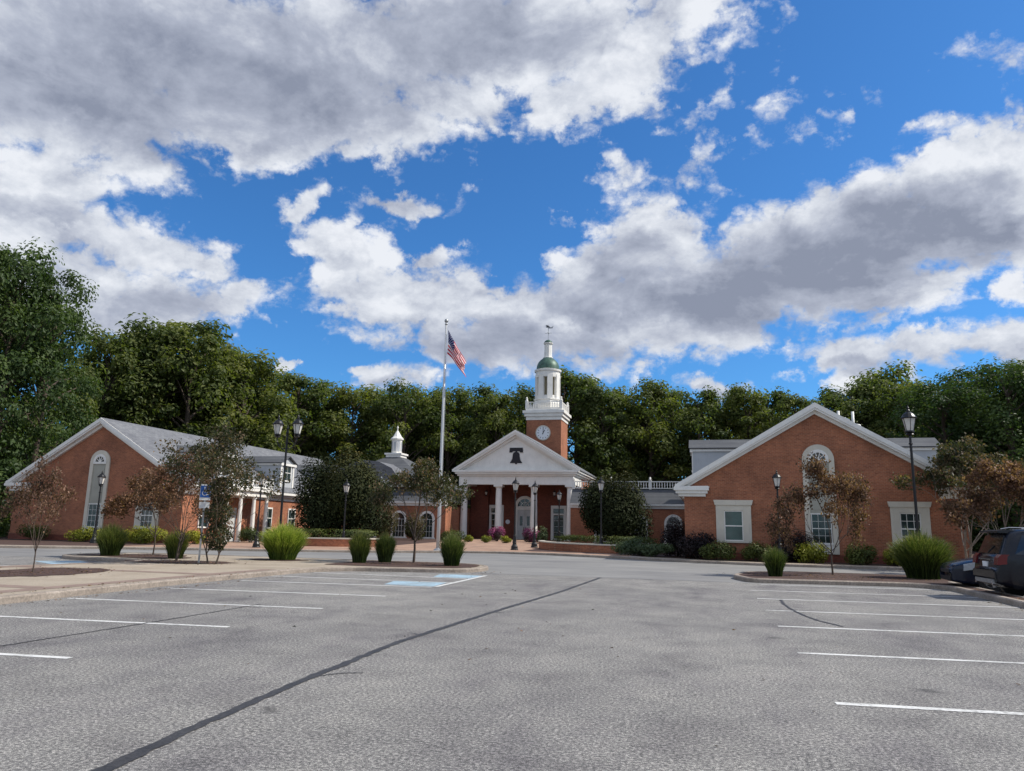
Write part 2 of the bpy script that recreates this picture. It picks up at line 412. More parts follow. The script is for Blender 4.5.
strip(kp, .17, -.01, .135, 'kerb', M['kerb'])

def smoothpoly(poly, it=2):
    for _ in range(it):
        out = []
        for i in range(len(poly)):
            a = poly[i]; b = poly[(i+1) % len(poly)]
            out += [(a[0]*.75+b[0]*.25, a[1]*.75+b[1]*.25), (a[0]*.25+b[0]*.75, a[1]*.25+b[1]*.75)]
        poly = out
    return poly
def sheetpoly(poly, z, name, mat, kind='structure'):
    m = MB(); m.quadv([(p[0], p[1], z) for p in poly]); return tag(m.build(name, mat), kind=kind)
def inset_round(poly, r):
    # replace every corner with a short arc-like chamfer r long
    out = []
    n = len(poly)
    for i in range(n):
        p = Vector(poly[i]); a = Vector(poly[i-1]); b = Vector(poly[(i+1) % n])
        ra = min(r, (a-p).length*.45); rb = min(r, (b-p).length*.45)
        pa = p+(a-p).normalized()*ra; pb = p+(b-p).normalized()*rb
        for t in (0, .25, .5, .75, 1):
            q = pa.lerp(p, t).lerp(p.lerp(pb, t), t); out.append((q.x, q.y))
    return out
# left walkway island (counter-clockwise)
walk = inset_round([(-12.15,-6),(-12.15,10.5),(-12.55,16),(-12.5,22.4),(-11.6,23.6),(-8.5,24.5),(-7.7,25.4),(-7.9,27.6),(-9.2,28.9),(-24.5,28.9),(-25.6,27.4),(-25.4,25.2),(-24,24.2),(-19.9,23.6),(-19.3,21.5),(-20.2,18.6),(-20.2,-6)], .9)
inner = strip(walk, .17, -.01, .135, 'kerb', M['kerb'], closed=True)
sheetpoly(inner, .122, 'walkway', M['concrete'])
# brick bands along the walkway
for x0, x1 in ((-13.35,-12.9),(-20.0,-19.5)):
    sheetpoly([(x0,-5.5),(x1,-5.5),(x1+.0,21.0),(x0,21.0)], .126, 'brick_band', M['redpaver'])
for yy in (2.2, 7.4, 12.6, 17.9): sheetpoly([(-19.45,yy),(-13.4,yy),(-13.4,yy+.45),(-19.45,yy+.45)], .126, 'brick_band', M['redpaver'])
rb = random.Random(5)
def blobpoly(cx, cy, rx, ry, n=26, j=.10, rot=0):
    o = []
    for k in range(n):
        w = 2*PI*k/n; r = 1+rb.uniform(-j, j)
        x, y = rx*r*math.cos(w), ry*r*math.sin(w)
        o.append((cx+x*math.cos(rot)-y*math.sin(rot), cy+x*math.sin(rot)+y*math.cos(rot)))
    return o
for b in ((-17.2,16.6,1.35,2.0,.3),(-17.9,23.0,1.9,1.1,.2),(-22.3,26.6,1.6,1.3,0),(-16.4,26.7,1.2,.9,0)):
    sheetpoly(blobpoly(b[0],b[1],b[2],b[3],rot=b[4]), .131, 'mulch_bed', M['mulch'])
sheetpoly(inset_round([(-13.4,24.6),(-11.4,24.5),(-8.6,25.1),(-8.1,26.0),(-8.3,27.6),(-9.3,28.5),(-13.4,28.5)], .5), .131, 'mulch_bed', M['mulch'])
sheetpoly(inset_round([(-24.9,25.4),(-20.3,24.3),(-19.6,25.5),(-19.8,26.2),(-24.9,26.4)], .4), .134, 'mulch_bed', M['mulch'])
# right planting island and the kerbed strip in front of the parked cars
isl = inset_round([(6.75,-6),(7.45,-6),(7.45,20.0),(7.45,27.3),(16,27.5),(16,31),(3,31),(1.2,29.6),(.75,27),(1.2,25.1),(5.9,25.7),(6.75,24.8),(6.75,14)], .5)
inner = strip(isl, .17, -.01, .135, 'kerb', M['kerb'], closed=True)
sheetpoly(inner, .122, 'mulch_bed', M['mulch'])

# painted lines
def line(a, b, w, name='parking_line', mat=None, z=.004):
    a = Vector((*a, 0)); b = Vector((*b, 0)); d = (b-a).normalized(); n = Vector((-d.y, d.x, 0))*w/2
    m = MB(); m.quadv([tuple(v+Vector((0,0,z))) for v in (a-n, b-n, b+n, a+n)])
    return tag(m.build(name, mat or M['line']), kind='structure')
for y in (-4.2,-1.35,1.5,4.3,7.14,10.0,12.8,15.6,18.45):
    line((-6.86,y), (-12.1,y-.43), .11)
line((-6.9,20.25),(-12.45,20.05),.11); line((-6.9,22.0),(-12.3,22.2),.11)
line((-6.80,18.55),(-6.98,23.75),.12,z=.008)
for y in (-3.5,-.7,2.1,4.9,7.7,10.7,13.6,16.3,19.1,21.8):
    line((1.08,y), (6.7,y+.46), .11)
line((1.5,24.4),(6.6,24.8),.11)
sheetpoly([(-8.28,18.69),(-6.9,18.62),(-7.04,20.12),(-8.57,20.01)], .004, 'painted_bay_marking', M['bluepaint'])
sheetpoly([(-8.23,22.23),(-7.05,22.12),(-7.0,23.62),(-8.55,23.78)], .004, 'painted_bay_marking', M['bluepaint'])
for q in ([(-23.9,22.6),(-21.0,20.9),(-20.8,22.3),(-22.9,23.7)],): sheetpoly(q, .004, 'painted_bay_marking', M['bluepaint'])
for k in range(4): line((-20.6,20.5-k*2.8), (-26,18.6-k*2.8), .12)
# tarred cracks
def crack(pts, w, seed, name='sealed_crack', z=.006):
    r = random.Random(seed); P = []
    for (a, b) in zip(pts, pts[1:]):
        n = max(2, int(math.dist(a, b)/.09))
        for k in range(n):
            t = k/n; P.append((a[0]+(b[0]-a[0])*t+r.uniform(-.012,.012), a[1]+(b[1]-a[1])*t))
    P.append(pts[-1]); m = MB()
    for i, p in enumerate(P):
        q0 = P[max(0,i-1)]; q1 = P[min(len(P)-1,i+1)]
        d = Vector((q1[0]-q0[0], q1[1]-q0[1])).normalized(); n = Vector((-d.y, d.x)); ww = w*(r.uniform(.92,1.08)+.05*math.sin(p[1]*1.7+seed))
        wa, wb = ww/2*r.uniform(.84,1.18), ww/2*r.uniform(.84,1.18)
        m.v += [(p[0]-n.x*wa, p[1]-n.y*wa, z), (p[0]+n.x*wb, p[1]+n.y*wb, z)]
    for i in range(len(P)-1): m.f.append((i*2, i*2+1, i*2+3, i*2+2)); m.t.append(.5)
    tag(m.build(name, M['tar']), kind='structure')
crack([(-3.6,-3),(-3.62,4.1),(-3.75,5.2),(-3.88,6.9),(-4.0,9.6),(-3.83,14),(-3.57,18.6),(-3.43,24.8)], .10, 1)
for k_, (a_, b_) in enumerate((((-3.85,7.2),(-3.5,7.5)),((-3.95,10.2),(-4.25,10.5)),((-3.75,13.5),(-3.5,13.8)))): crack([a_, ((a_[0]+b_[0])/2,(a_[1]+b_[1])/2+.08), b_], .022, 30+k_, z=.005)
crack([(1.6,19.0),(1.56,17.9),(1.6,16.8),(1.72,15.5),(1.85,14.8),(2.14,14)], .06, 2)
crack([(-8.2,4),(-8.22,7.5),(-8.2,10.6),(-8.26,13)], .035, 3)
crack([(-90,24.9),(-26,24.9)], .05, 4); crack([(-7.6,24.92),(.7,24.88)], .05, 5)

# ------------------------------------------------------------------ windows
def win(root, x, w, z0, z1, y=0, case=.42, head=.5, sill=.1, blind=True, cols=1, muntin=False):
    """a cased sash window on a front wall (faces -y) at local x; w, z0, z1 = glass"""
    f = MB(); h = w/2
    f.box(x-h-case, x-h, y-.10, y+.02, z0-sill, z1+.02); f.box(x+h, x+h+case, y-.10, y+.02, z0-sill, z1+.02)
    f.box(x-h-case-.004, x+h+case+.004, y-.103, y+.02, z1+.02, z1+head*.62)
    f.prism([(x-h-case-.05,z1+head*.62),(x+h+case+.05,z1+head*.62),(x+h+case+.12,z1+head+.08),(x-h-case-.12,z1+head+.08)], 'y', y-.16, y+.02)
    f.box(x-h, x+h, y-.096, y+.02, z0-sill, z0)
    o = f.build('window', M['offwhite'], root)
    s = MB(); e = .05
    s.box(x-h, x-h+e, y-.07, y-.01, z0, z1); s.box(x+h-e, x+h, y-.07, y-.01, z0, z1)
    s.box(x-h+e, x+h-e, y-.07, y-.01, z0, z0+e); s.box(x-h+e, x+h-e, y-.07, y-.01, z1-e+.018, z1+.018)
    zm = (z0+z1)/2; s.box(x-h+e, x+h-e, y-.066, y-.01, zm-.03, zm+.03)
    if muntin:
        for k in (1, 2): xx = x-h+w*k/3; s.box(xx-.012, xx+.012, y-.05, y-.01, z0+e, zm-.03); s.box(xx-.012, xx+.012, y-.05, y-.01, zm+.03, z1-e)
        for zz in ((z0+zm)/2, (z1+zm)/2): s.box(x-h+e, x+h-e, y-.047, y-.01, zz-.012, zz+.012)
    s.build('frame', M['white'], o)
    p = MB(); p.box(x-h, x+h, y-.03, y-.004, z0, z1); p.build('pane', M['blind' if blind else 'glass'], o)
    return o
def arcpts(cx, cz, r, a0, a1, n): return [(cx+r*math.cos(a0+(a1-a0)*k/n), cz+r*math.sin(a0+(a1-a0)*k/n)) for k in range(n+1)]
def lunette(m, cx, cz, r0, r1, ya, yb, n=16, a0=0, a1=PI):
    A = arcpts(cx, cz, r0, a0, a1, n); B = arcpts(cx, cz, r1, a0, a1, n)
    for k in range(n): m.prism([A[k], B[k], B[k+1], A[k+1]], 'y', ya, yb)
def tall_window(root, x, y=0):
    W = .79; zc = 5.42
    f = MB()
    f.box(x-W, x-.52, y-.10, y+.02, .55, zc); f.box(x+.52, x+W, y-.10, y+.02, .55, zc)
    lunette(f, x, zc, .52, W, y-.10, y+.02)
    o = f.build('arched_window_surround', M['offwhite'], root)
    p = MB()
    lunette(p, x, zc, .36, .52, y-.13, y+.01); p.box(x-.52, x+.52, y-.12, y+.01, zc-.14, zc)
    for a in (36, 72, 108, 144):
        dx, dz = math.cos(R(a)), math.sin(R(a))
        p.prism([(x+dx*.10-dz*.02, zc+dz*.10+dx*.02), (x+dx*.10+dz*.02, zc+dz*.10-dx*.02), (x+dx*.38+dz*.02, zc+dz*.38-dx*.02), (x+dx*.38-dz*.02, zc+dz*.38+dx*.02)], 'y', y-.11, y+.01)
    lunette(p, x, zc, .01, .11, y-.112, y+.01, 8)
    p.build('fanlight_frame', M['white'], o)
    gl = MB(); lunette(gl, x, zc, .005, .40, y-.05, y+.008, 12); gl.build('fanlight_pane', M['glass'], o)
    q = MB(); q.box(x-.52, x+.52, y-.05, y+.012, 2.62, zc-.14)
    q.box(x-.40, x+.40, y-.07, y+.01, 2.8, zc-.35); q.build('recessed_panel', M['panel'], o)
    s = MB(); z0, z1 = 1.12, 2.56
    s.box(x-.52, x+.52, y-.085, y+.01, z1, z1+.06); s.box(x-.52, x+.52, y-.12, y+.01, z0-.1, z0)
    for xx in (x-.49, x+.45): s.box(xx, xx+.04, y-.075, y, z0, z1)
    s.box(x-.45, x+.45, y-.07, y, 1.82, 1.86)
    for xx in (x-.16, x+.15): s.box(xx, xx+.014, y-.06, y, z0, 1.82); s.box(xx, xx+.014, y-.06, y, 1.86, z1)
    for zz in (1.47, 2.2): s.box(x-.45, x+.45, y-.058, y, zz, zz+.014)
    s.build('frame', M['white'], o)
    gg = MB(); gg.box(x-.5, x+.5, y-.04, y-.003, z0, z1); gg.build('pane', M['glass'], o)
    v = MB(); v.box(x-.52, x+.52, y-.07, y+.01, .56, z0-.1)
    for k in range(4): v.box(x-.44+k*.225, x-.27+k*.225, y-.085, y, .64, z0-.18)
    v.build('lower_panel', M['white'], o)

def side_window(root, sx, wx, y, w, z0, z1, name='window', muntin=True):
    """window on a wall that faces sx*x at local x=wx"""
    def bx(m, a, b, y0, y1, c, d): m.box(wx+sx*a, wx+sx*b, y0, y1, c, d)
    f = MB(); h = w/2
    bx(f,-.01,.07,y-h-.07,y-h,z0-.1,z1+.12); bx(f,-.01,.07,y+h,y+h+.07,z0-.1,z1+.12)
    bx(f,-.01,.075,y-h,y+h,z1,z1+.12); bx(f,-.01,.1,y-h,y+h,z0-.1,z0); o = f.build(name, M['white'], root)
    s = MB(); zm = (z0+z1)/2
    bx(s,0,.05,y-h,y+h,zm-.025,zm+.025); bx(s,0,.045,y-.008,y+.008,z0,zm-.025); bx(s,0,.045,y-.008,y+.008,zm+.025,z1); s.build('frame', M['white'], o)
    p = MB(); bx(p,-.01,.025,y-h,y+h,z0,z1); p.build('pane', M['glass'], o); return o

def balustrade(name, label, p0, p1, z, h, nposts, parent=None, group=None):
    """white balustrade from p0 to p1 (x,y) with posts, rails and turned balusters"""
    a = Vector((*p0, 0)); b = Vector((*p1, 0)); d = (b-a); L = d.length; ang = math.atan2(d.y, d.x)
    X = Matrix.Translation((p0[0], p0[1], z)) @ Matrix.Rotation(ang, 4, 'Z')
    if parent is None: root = empty(name, tuple((a+b)/2+Vector((0,0,z))), label, 'balustrade', group); X = Matrix.Translation(-root.location) @ X; rail_parent = root
    else: rail_parent = parent
    m = MB()
    m.box(0, L, -.05, .05, h-.1, h-.02); m.box(0, L, -.045, .045, .06, .13); m.build('rail', M['white'], rail_parent, xf=X)
    bl = MB(); n = max(3, int(L/.22))
    for k in range(n):
        x = (k+.5)*L/n
        bl.lathe([(.03,.1),(.045,.12),(.045,.16),(.022,.2),(.055,.1+h*.35),(.03,h*.7),(.045,h-.12)], (x,0,0), 6)
    bl.build('balusters', M['white'], rail_parent, xf=X)
    for k in range(nposts):
        x = L*k/(nposts-1); p = MB(); p.box(x-.1, x+.1, -.1, .1, 0, h+.04); p.box(x-.13, x+.13, -.13, .13, h+.04, h+.1)
        p.lathe([(.03,0),(.09,.06),(.1,.12),(.05,.2),(.01,.24)], (x,0,h+.1), 8); p.build('post', M['white'], rail_parent, xf=X)

# ------------------------------------------------------------------ the two gabled wings
HW = 7.32; ZA = 8.42; SL = .597; WW = 6.86; OV = .42
def rz(x): return ZA - abs(x)*SL
def wing(label, cx, fy, L, dsides, dys):
    root = empty('brick_wing', (cx, fy, .12), label, 'building')
    root.location.z = 0
    w = MB(); w.prism([(-WW,-.1),(WW,-.1),(WW,rz(WW)-.16),(0,ZA-.16),(-WW,rz(WW)-.16)], 'y', 0, L); w.build('wall', M['brick'], root)
    # brick base course and soldier band
    bnd = MB(); bnd.box(-WW-.03, WW+.03, -.035, .01, -.1, .52); bnd.build('plinth', M['brickdark'], root)
    for s in (-1, 1):
        r = MB(); r.prism([(0,ZA),(s*HW,rz(HW)),(s*HW,rz(HW)-.10),(0,ZA-.12)], 'y', -OV, L+.4)
        r.build('roof', M['shingle'], root)
        b = MB()
        b.prism([(0,ZA-.015),(s*(HW+.02),rz(HW)-.015),(s*(HW+.02),rz(HW)-.26),(0,ZA-.28)], 'y', -OV-.05, -OV-.005)
        b.prism([(0,ZA-.12),(s*(HW-.1),rz(HW-.1)-.12),(s*(HW-.1),rz(HW-.1)-.34),(0,ZA-.40)], 'y', -OV, -.18)
        b.prism([(0,ZA-.13),(s*(HW-.3),rz(HW-.3)-.13),(s*(HW-.3),rz(HW-.3)-.50),(0,ZA-.58)], 'y', -.175, -.002)
        b.build('rake_board', M['white'], root)
        c = MB(); e = rz(HW)
        c.box(s*(HW+.08), s*5.55, -OV-.06, -.003, e-.30, e-.13) if s > 0 else c.box(-5.55, -(HW+.08), -OV-.06, -.003, e-.30, e-.13)
        for (o_, i_, z0, z1, yy) in ((HW-.02,5.62,e-.46,e-.30,-OV+.04),(HW-.16,5.72,e-.62,e-.46,-.24)):
            c.box(min(s*o_,s*i_), max(s*o_,s*i_), yy, -.004, z0, z1)
        c.prism([(s*5.5,e-.129),(s*(HW+.05),e-.129),(s*(HW+.05),e-.09),(s*5.6,e-.06)], 'y', -OV-.02, -.006)
        c.build('cornice_return', M['white'], root)
        ev = MB()
        ev.box(min(s*(WW+.003),s*(HW+.06)), max(s*(WW+.003),s*(HW+.06)), .002, L+.4, e-.28, e-.11)
        ev.box(min(s*(WW+.003),s*(HW-.14)), max(s*(WW+.003),s*(HW-.14)), .003, L+.35, e-.44, e-.28)
        ev.box(min(s*(WW+.003),s*(WW+.08)), max(s*(WW+.003),s*(WW+.08)), .004, L+.3, e-.72, e-.44)
        ev.build('eaves_cornice', M['white'], root)
    tall_window(root, .05)
    if cx > 0: win(root, -4.32, .96, 1.12, 2.68, blind=True)
    win(root, 4.25, .96, 1.12, 2.68, blind=False, muntin=True)
    # dormers
    for s in dsides:
        for dy in dys:
            df = 6.62 if s > 0 else 6.40; dw = 1.02; zt = 6.95; ze = 6.45
            d = MB(); xin = (ZA-ze)/SL
            d.prism([(s*df, rz(df)), (s*df, ze), (s*(xin-.1), ze)], 'y', dy-dw, dy+dw); 
            d.prism([(dy-dw, ze-.01), (dy+dw, ze-.01), (dy, zt-.1)], 'x', s*df, s*(xin-.2))
            do = d.build('dormer', M['siding'], root)
            r = MB(); xr = (ZA-zt)/SL
            for q in (-1, 1):
                y0, y1 = dy, dy+q*(dw+.22); zz = ze-.10
                P = [(s*(df+.22),y0,zt),(s*(df+.22),y1,zz),(s*(ZA-zz)/SL,y1,zz),(s*(xr),y0,zt)]
                P2 = [(a,b,c+.07) for a,b,c in P]
                n = len(r.v); r.v += P+P2
                for f in ((0,1,2,3),(4,7,6,5),(0,4,5,1),(1,5,6,2)): r.f.append(tuple(n+i for i in f)); r.t.append(.5)
            r.build('dormer_roof', M['shingle2'], do)
            t = MB()
            t.box(s*df, s*(df+.16), dy-dw-.14, dy-dw+.1, ze-.28, ze-.06); t.box(s*df, s*(df+.16), dy+dw-.1, dy+dw+.14, ze-.28, ze-.06)
            t.box(min(s*(xin+.2),s*(df-.004)), max(s*(xin+.2),s*(df-.004)), dy-dw-.12, dy-dw-.003, ze-.24, ze-.09)
            t.box(s*df, s*(df+.05), dy-dw+.01, dy-dw+.2, rz(df), ze-.28); t.box(s*df, s*(df+.05), dy+dw-.2, dy+dw-.01, rz(df), ze-.28)
            t.box(s*df, s*(df+.14), dy-dw+.1, dy+dw-.1, ze-.26, ze-.08); t.build('dormer_trim', M['white'], do)
            side_window(do, s, s*df, dy, .95, rz(df)+.55, ze-.2)
    return root
LW = wing('brick wing at the left with a long grey roof and a small columned side porch', -39.9, 42, 29.4, (1,), (4.4, 12.6, 20.8))
RW = wing('brick wing at the right whose gable has two wide-cased windows beside the arched one', 5.66, 42, 29.4, (-1, 1), (4.2, 12.8, 21.3))
# side windows on the left wing's forecourt wall
for y in (2.2, 9.9, 13.3, 17.4, 21.5, 25.5): side_window(LW, 1, WW, y, .95, 1.25, 2.65)
for y in (3, 9, 15, 21): side_window(RW, -1, -WW, y, .95, 1.25, 2.65)
# left wing's porch
p = MB(); p.box(WW+.004, WW+1.5, 2.6, 7.9, 3.42, 3.78); p.box(WW+.004, WW+1.68, 2.42, 8.08, 3.78, 3.98); p.build('porch_entablature', M['white'], LW)
p = MB(); p.box(WW+.004, WW+1.45, 2.5, 8.0, -.1, .22); p.build('porch_step', M['concrete'], LW)
for y in (2.85, 4.45, 6.05, 7.65):
    c = MB(); c.lathe([(.21,0),(.21,.1),(.16,.14),(.155,1.2),(.125,3.0),(.18,3.06),(.2,3.2)], (WW+1.25, y, .22), 14); c.build('porch_column', M['white'], LW, smooth=False)
dd = MB(); dd.box(WW-.01, WW+.06, 4.7, 5.8, .22, 2.6); dd.build('porch_door', M['door'], LW)
balustrade('', '', (WW+1.4, 2.7), (WW+1.4, 7.9), 3.98, .62, 3, parent=LW)
# roof vent and white pipes on the right wing
vt = empty('roof_cupola', (2.6, 60, rz(3.06)-.1), 'small white louvred cupola peeking over the left slope of the right wing', 'cupola')
m = MB(); m.box(-.5,.5,-.5,.5,-.4,1.25); m.build('base', M['white'], vt)
m = MB(); m.lathe([(.85,1.25),(.85,1.33),(.1,1.75),(.02,2.0)], (0,0,0), 4); m.build('cap', M['white'], vt)
pp = MB()
pp.tube([(7.35,45,6.9),(7.35,45,8.45)], .075, 8); pp.tube([(7.4,45,7.9),(7.7,45,8.0),(7.88,45,7.9),(7.9,45,7.7)], .085, 8)
tag(pp.build('vent_pipe', M['pvc'], smooth=True), 'bent white plastic flue on the right wing roof, nearer the ridge', 'pipe')
pp = MB(); pp.tube([(8.1,45,6.6),(8.1,45,8.4)], .075, 8); pp.tube([(8.15,45,7.65),(8.42,45,7.6),(8.44,45,7.4)], .085, 8)
tag(pp.build('vent_pipe', M['pvc'], smooth=True), 'straight white plastic flue on the right wing roof, farther from the ridge', 'pipe')

# ------------------------------------------------------------------ connectors
def connector(label, x0, x1, arches, bl):
    root = empty('brick_link', ((x0+x1)/2, 64, .3), label, 'building'); ox = (x0+x1)/2
    w = MB(); w.box(x0-ox, x1-ox, 0, 8, -.3, 3.1); w.build('wall', M['brick'], root)
    c = MB(); c.box(x0-ox, x1-ox, -.12, .5, 3.1, 3.32); c.box(x0-ox, x1-ox, -.28, .5, 3.32, 3.5); c.build('cornice', M['white'], root)
    r = MB(); r.prism([(-.3,3.502),(.9,4.75),(8,4.75),(8,3.502)], 'x', x0-ox, x1-ox); r.build('roof', M['shingle2'], root)
    for a in arches:
        f = MB(); x = a-ox; f.box(x-.75,x-.55,-.08,.02,.3,1.9); f.box(x+.55,x+.75,-.08,.02,.3,1.9); lunette(f, x, 1.9, .55, .75, -.08, .02)
        lunette(f, x, 1.9, .0, .10, -.06, .01, 6)
        for k in (-1,0,1): f.box(x+k*.28-.009,x+k*.28+.009,-.055,.01,.3,1.9)
        for zz in (.3,.8,1.3,1.88): f.box(x-.55,x+.55,-.053,.01,zz,zz+.022)
        f.box(x-.85,x+.85,-.12,.02,.2,.3)
        o = f.build('arched_window', M['white'], root)
        q = MB(); q.box(x-.55,x+.55,-.03,-.003,.3,1.9); lunette(q,x,1.9,.0,.55,-.03,-.003,12); q.build('pane', M['glass'], o)
    balustrade('roof_balustrade', bl, (x0+.1,64.9), (x1-.1,64.9), 5.05, .72, max(3,int((x1-x0)/2.4)))
connector('low brick link with round-headed windows between the left wing and the columned porch', -33.0, -22.75, (-30.2,-27.2,-24.5), 'white roof balustrade on the low link to the left of the columned porch')
connector('low brick link with one round-headed window between the columned porch and the right wing', -11.4, -1.25, (-8.6,-5.6,-2.75), 'white roof balustrade on the low link to the left of the right wing')
# pavilion with cupola
pv = empty('cupola_pavilion', (-30.6, 69.5, .4), 'hip-roofed pavilion topped by a small white cupola, rising behind the left link', 'building')
w = MB(); w.box(-5.6,5.6,-3.6,6.3,-.3,4.9); w.build('wall', M['brick'], pv)
h = MB(); h.lathe([(8.7,4.72),(8.5,4.8),(.9,8.1),(.85,8.0)], (0,1,0), 4, cap=True); h.build('roof', M['shingle2'], pv)
h = MB(); h.prism([(-3.4,4.85),(-3.4,5.4),(-2.6,6.4),(-1.3,7.0),(0,7.15),(1.3,7.0),(2.6,6.4),(3.4,5.4),(3.4,4.85)], 'y', -4.4, 1); h.build('vaulted_roof', M['shingle'], pv, xf=Matrix.Translation((-.6,-.2,.1)))
c = MB(); c.box(-.8,.8,.2,1.8,7.35,8.25); c.box(-.92,.92,.08,1.92,8.25,8.42); c.build('cupola_base', M['white'], pv)
c = MB(); c.lathe([(.58,8.42),(.52,8.5),(.52,9.75),(.66,9.85),(.66,9.95)], (0,1,0), 8); co = c.build('cupola', M['white'], pv)
for k in range(8):
    a = 2*PI*(k)/8; l = MB(); l.box(-.13,.13,-.02,.02,8.65,9.6); l.build('louvre', M['siding'], co, xf=Matrix.Translation((0,1,0))@Matrix.Rotation(a,4,'Z')@Matrix.Translation((0,.49,0)))
c = MB(); c.lathe([(.68,9.951),(.45,10.15),(.22,10.55),(.06,10.8),(.05,11.0),(.1,11.05),(.02,11.3)], (0,1,0), 8); c.build('cupola_roof', M['white'], pv)

# ------------------------------------------------------------------ columned hall
HX = -17.25
hall = empty('columned_hall', (HX, 67.6, .4), 'brick hall with a white four-column porch and a black bell in its pediment', 'building')
s_ = MB(); s_.box(-5.75,5.75,-.5,4.2,-.35,.06); s_.build('porch_floor', M['concrete'], hall)
for x in (-5.1,-1.7,1.7,5.1):
    c = MB(); c.box(x-.44,x+.44,-.02,.86,.06,.18); c.lathe([(.42,.18),(.42,.26),(.35,.34),(.335,1.8),(.28,4.75),(.30,4.86),(.38,4.98)], (x,.42,0), 20)
    c.box(x-.42,x+.42,0,.84,4.98,5.18); c.build('column', M['white'], hall)
e = MB(); e.box(-5.55,5.55,.03,.80,5.18,5.98)
for s in (-1, 1): e.box(s*5.55,s*4.8,.80,4.0,5.18,5.98)
e.build('frieze', M['white'], hall)
c = MB(); c.box(-5.7,5.7,-.15,.7,5.98,6.14); c.box(-5.85,5.85,-.34,.7,6.14,6.32); c.box(-6.0,6.0,-.46,.7,6.32,6.5)
for s in (-1, 1): c.box(s*5.7,s*5.0,.7,10.0,5.98,6.14); c.box(s*5.85,s*5.0,.7,10.1,6.14,6.32); c.box(s*6.0,s*5.0,.7,10.2,6.32,6.5)
c.build('cornice', M['white'], hall)
HA = 10.28; HS = (HA-6.62)/6.05
def hz(x): return HA-abs(x)*HS
t = MB(); t.prism([(-5.6,6.5),(5.6,6.5),(0,hz(0)-.5)], 'y', .1, .4); t.build('pediment', M['white'], hall)
for s in (-1, 1):
    r = MB(); r.prism([(0,HA),(s*6.1,hz(6.1)),(s*6.1,hz(6.1)-.1),(0,HA-.1)], 'y', -.4, 10.4); r.build('roof', M['shingle'], hall)
    r = MB(); r.prism([(0,HA-.02),(s*6.12,hz(6.12)-.02),(s*6.12,hz(6.12)-.26),(0,HA-.26)], 'y', -.48, -.405)
    r.prism([(0,HA-.105),(s*6.0,hz(6.0)-.105),(s*5.9,hz(5.9)-.44),(0,HA-.46)], 'y', -.40, -.10)
    r.prism([(0,HA-.106),(s*5.6,hz(5.6)-.106),(s*5.5,hz(5.5)-.60),(0,HA-.70)], 'y', -.098, .098)
    r.build('rake_board', M['white'], hall)
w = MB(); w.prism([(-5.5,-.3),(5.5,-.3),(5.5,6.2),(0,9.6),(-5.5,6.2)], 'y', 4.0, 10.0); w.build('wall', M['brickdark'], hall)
for a_, b_ in ((5.502,5.53),(-5.53,-5.502)): w = MB(); w.box(a_,b_,4.05,9.98,-.3,5.97); w.build('side_wall', M['brick'], hall)
w = MB(); w.box(-5.3,5.3,.82,3.99,5.6,5.75); w.build('porch_ceiling', M['white'], hall)
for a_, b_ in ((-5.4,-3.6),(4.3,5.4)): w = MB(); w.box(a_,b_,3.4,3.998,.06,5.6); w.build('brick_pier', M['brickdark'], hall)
# bell silhouette
b = MB()
b.prism([(-.62,8.62),(.62,8.62),(.66,8.18),(.40,8.18),(.30,8.30),(-.30,8.30),(-.40,8.18),(-.66,8.18)], 'y', .02, .094)
bp = [(-.58,7.18),(.58,7.18),(.56,7.26),(.46,7.38),(.38,7.55),(.33,7.85),(.32,8.02),(.24,8.16),(.12,8.22),(-.12,8.22),(-.24,8.16),(-.32,8.02),(-.33,7.85),(-.38,7.55),(-.46,7.38),(-.56,7.26)]
b.prism(bp, 'y', .03, .092); b.prism([(-.08,7.08),(.08,7.08),(.1,7.19),(-.1,7.19)], 'y', .035, .09); b.box(-.08,.08,.04,.09,8.2,8.32)
b.build('bell_emblem', M['belldark'], hall)
# doors
d = MB(); d.box(-1.0,-.72,3.86,3.999,.06,3.3); d.box(.72,1.0,3.86,3.999,.06,3.3); lunette(d, 0, 3.3, .72, 1.0, 3.86, 3.999); d.box(-.72,.72,3.88,3.999,2.95,3.3)
for a in (45,90,135):
    dx, dz = math.cos(R(a)), math.sin(R(a)); d.prism([(dx*.1-dz*.02,3.3+dz*.1+dx*.02),(dx*.1+dz*.02,3.3+dz*.1-dx*.02),(dx*.73+dz*.02,3.3+dz*.73-dx*.02),(dx*.73-dz*.02,3.3+dz*.73+dx*.02)], 'y', 3.9, 3.99)
lunette(d, 0, 3.3, .36, .40, 3.905, 3.99)
o = d.build('arched_doorway', M['white'], hall)
q = MB(); lunette(q, 0, 3.3, 0.0, .72, 3.95, 3.996, 12); q.build('fanlight', M['glass'], o)
for s in (-1, 1):
    q = MB(); q.box(s*.71,s*.01,3.92,3.997,.07,2.94)
    for z0, z1 in ((.3,1.15),): q.box(s*.60,s*.12,3.905,3.93,z0,z1)
    dr = q.build('door', M['door'], o)
    q = MB(); q.box(s*.48,s*.22,3.90,3.925,1.45,2.35); q.build('door_pane', M['glass'], dr)
    q = MB(); q.box(s*.06,s*.10,3.86,3.92,1.0,1.3); q.build('handle', M['black'], dr)
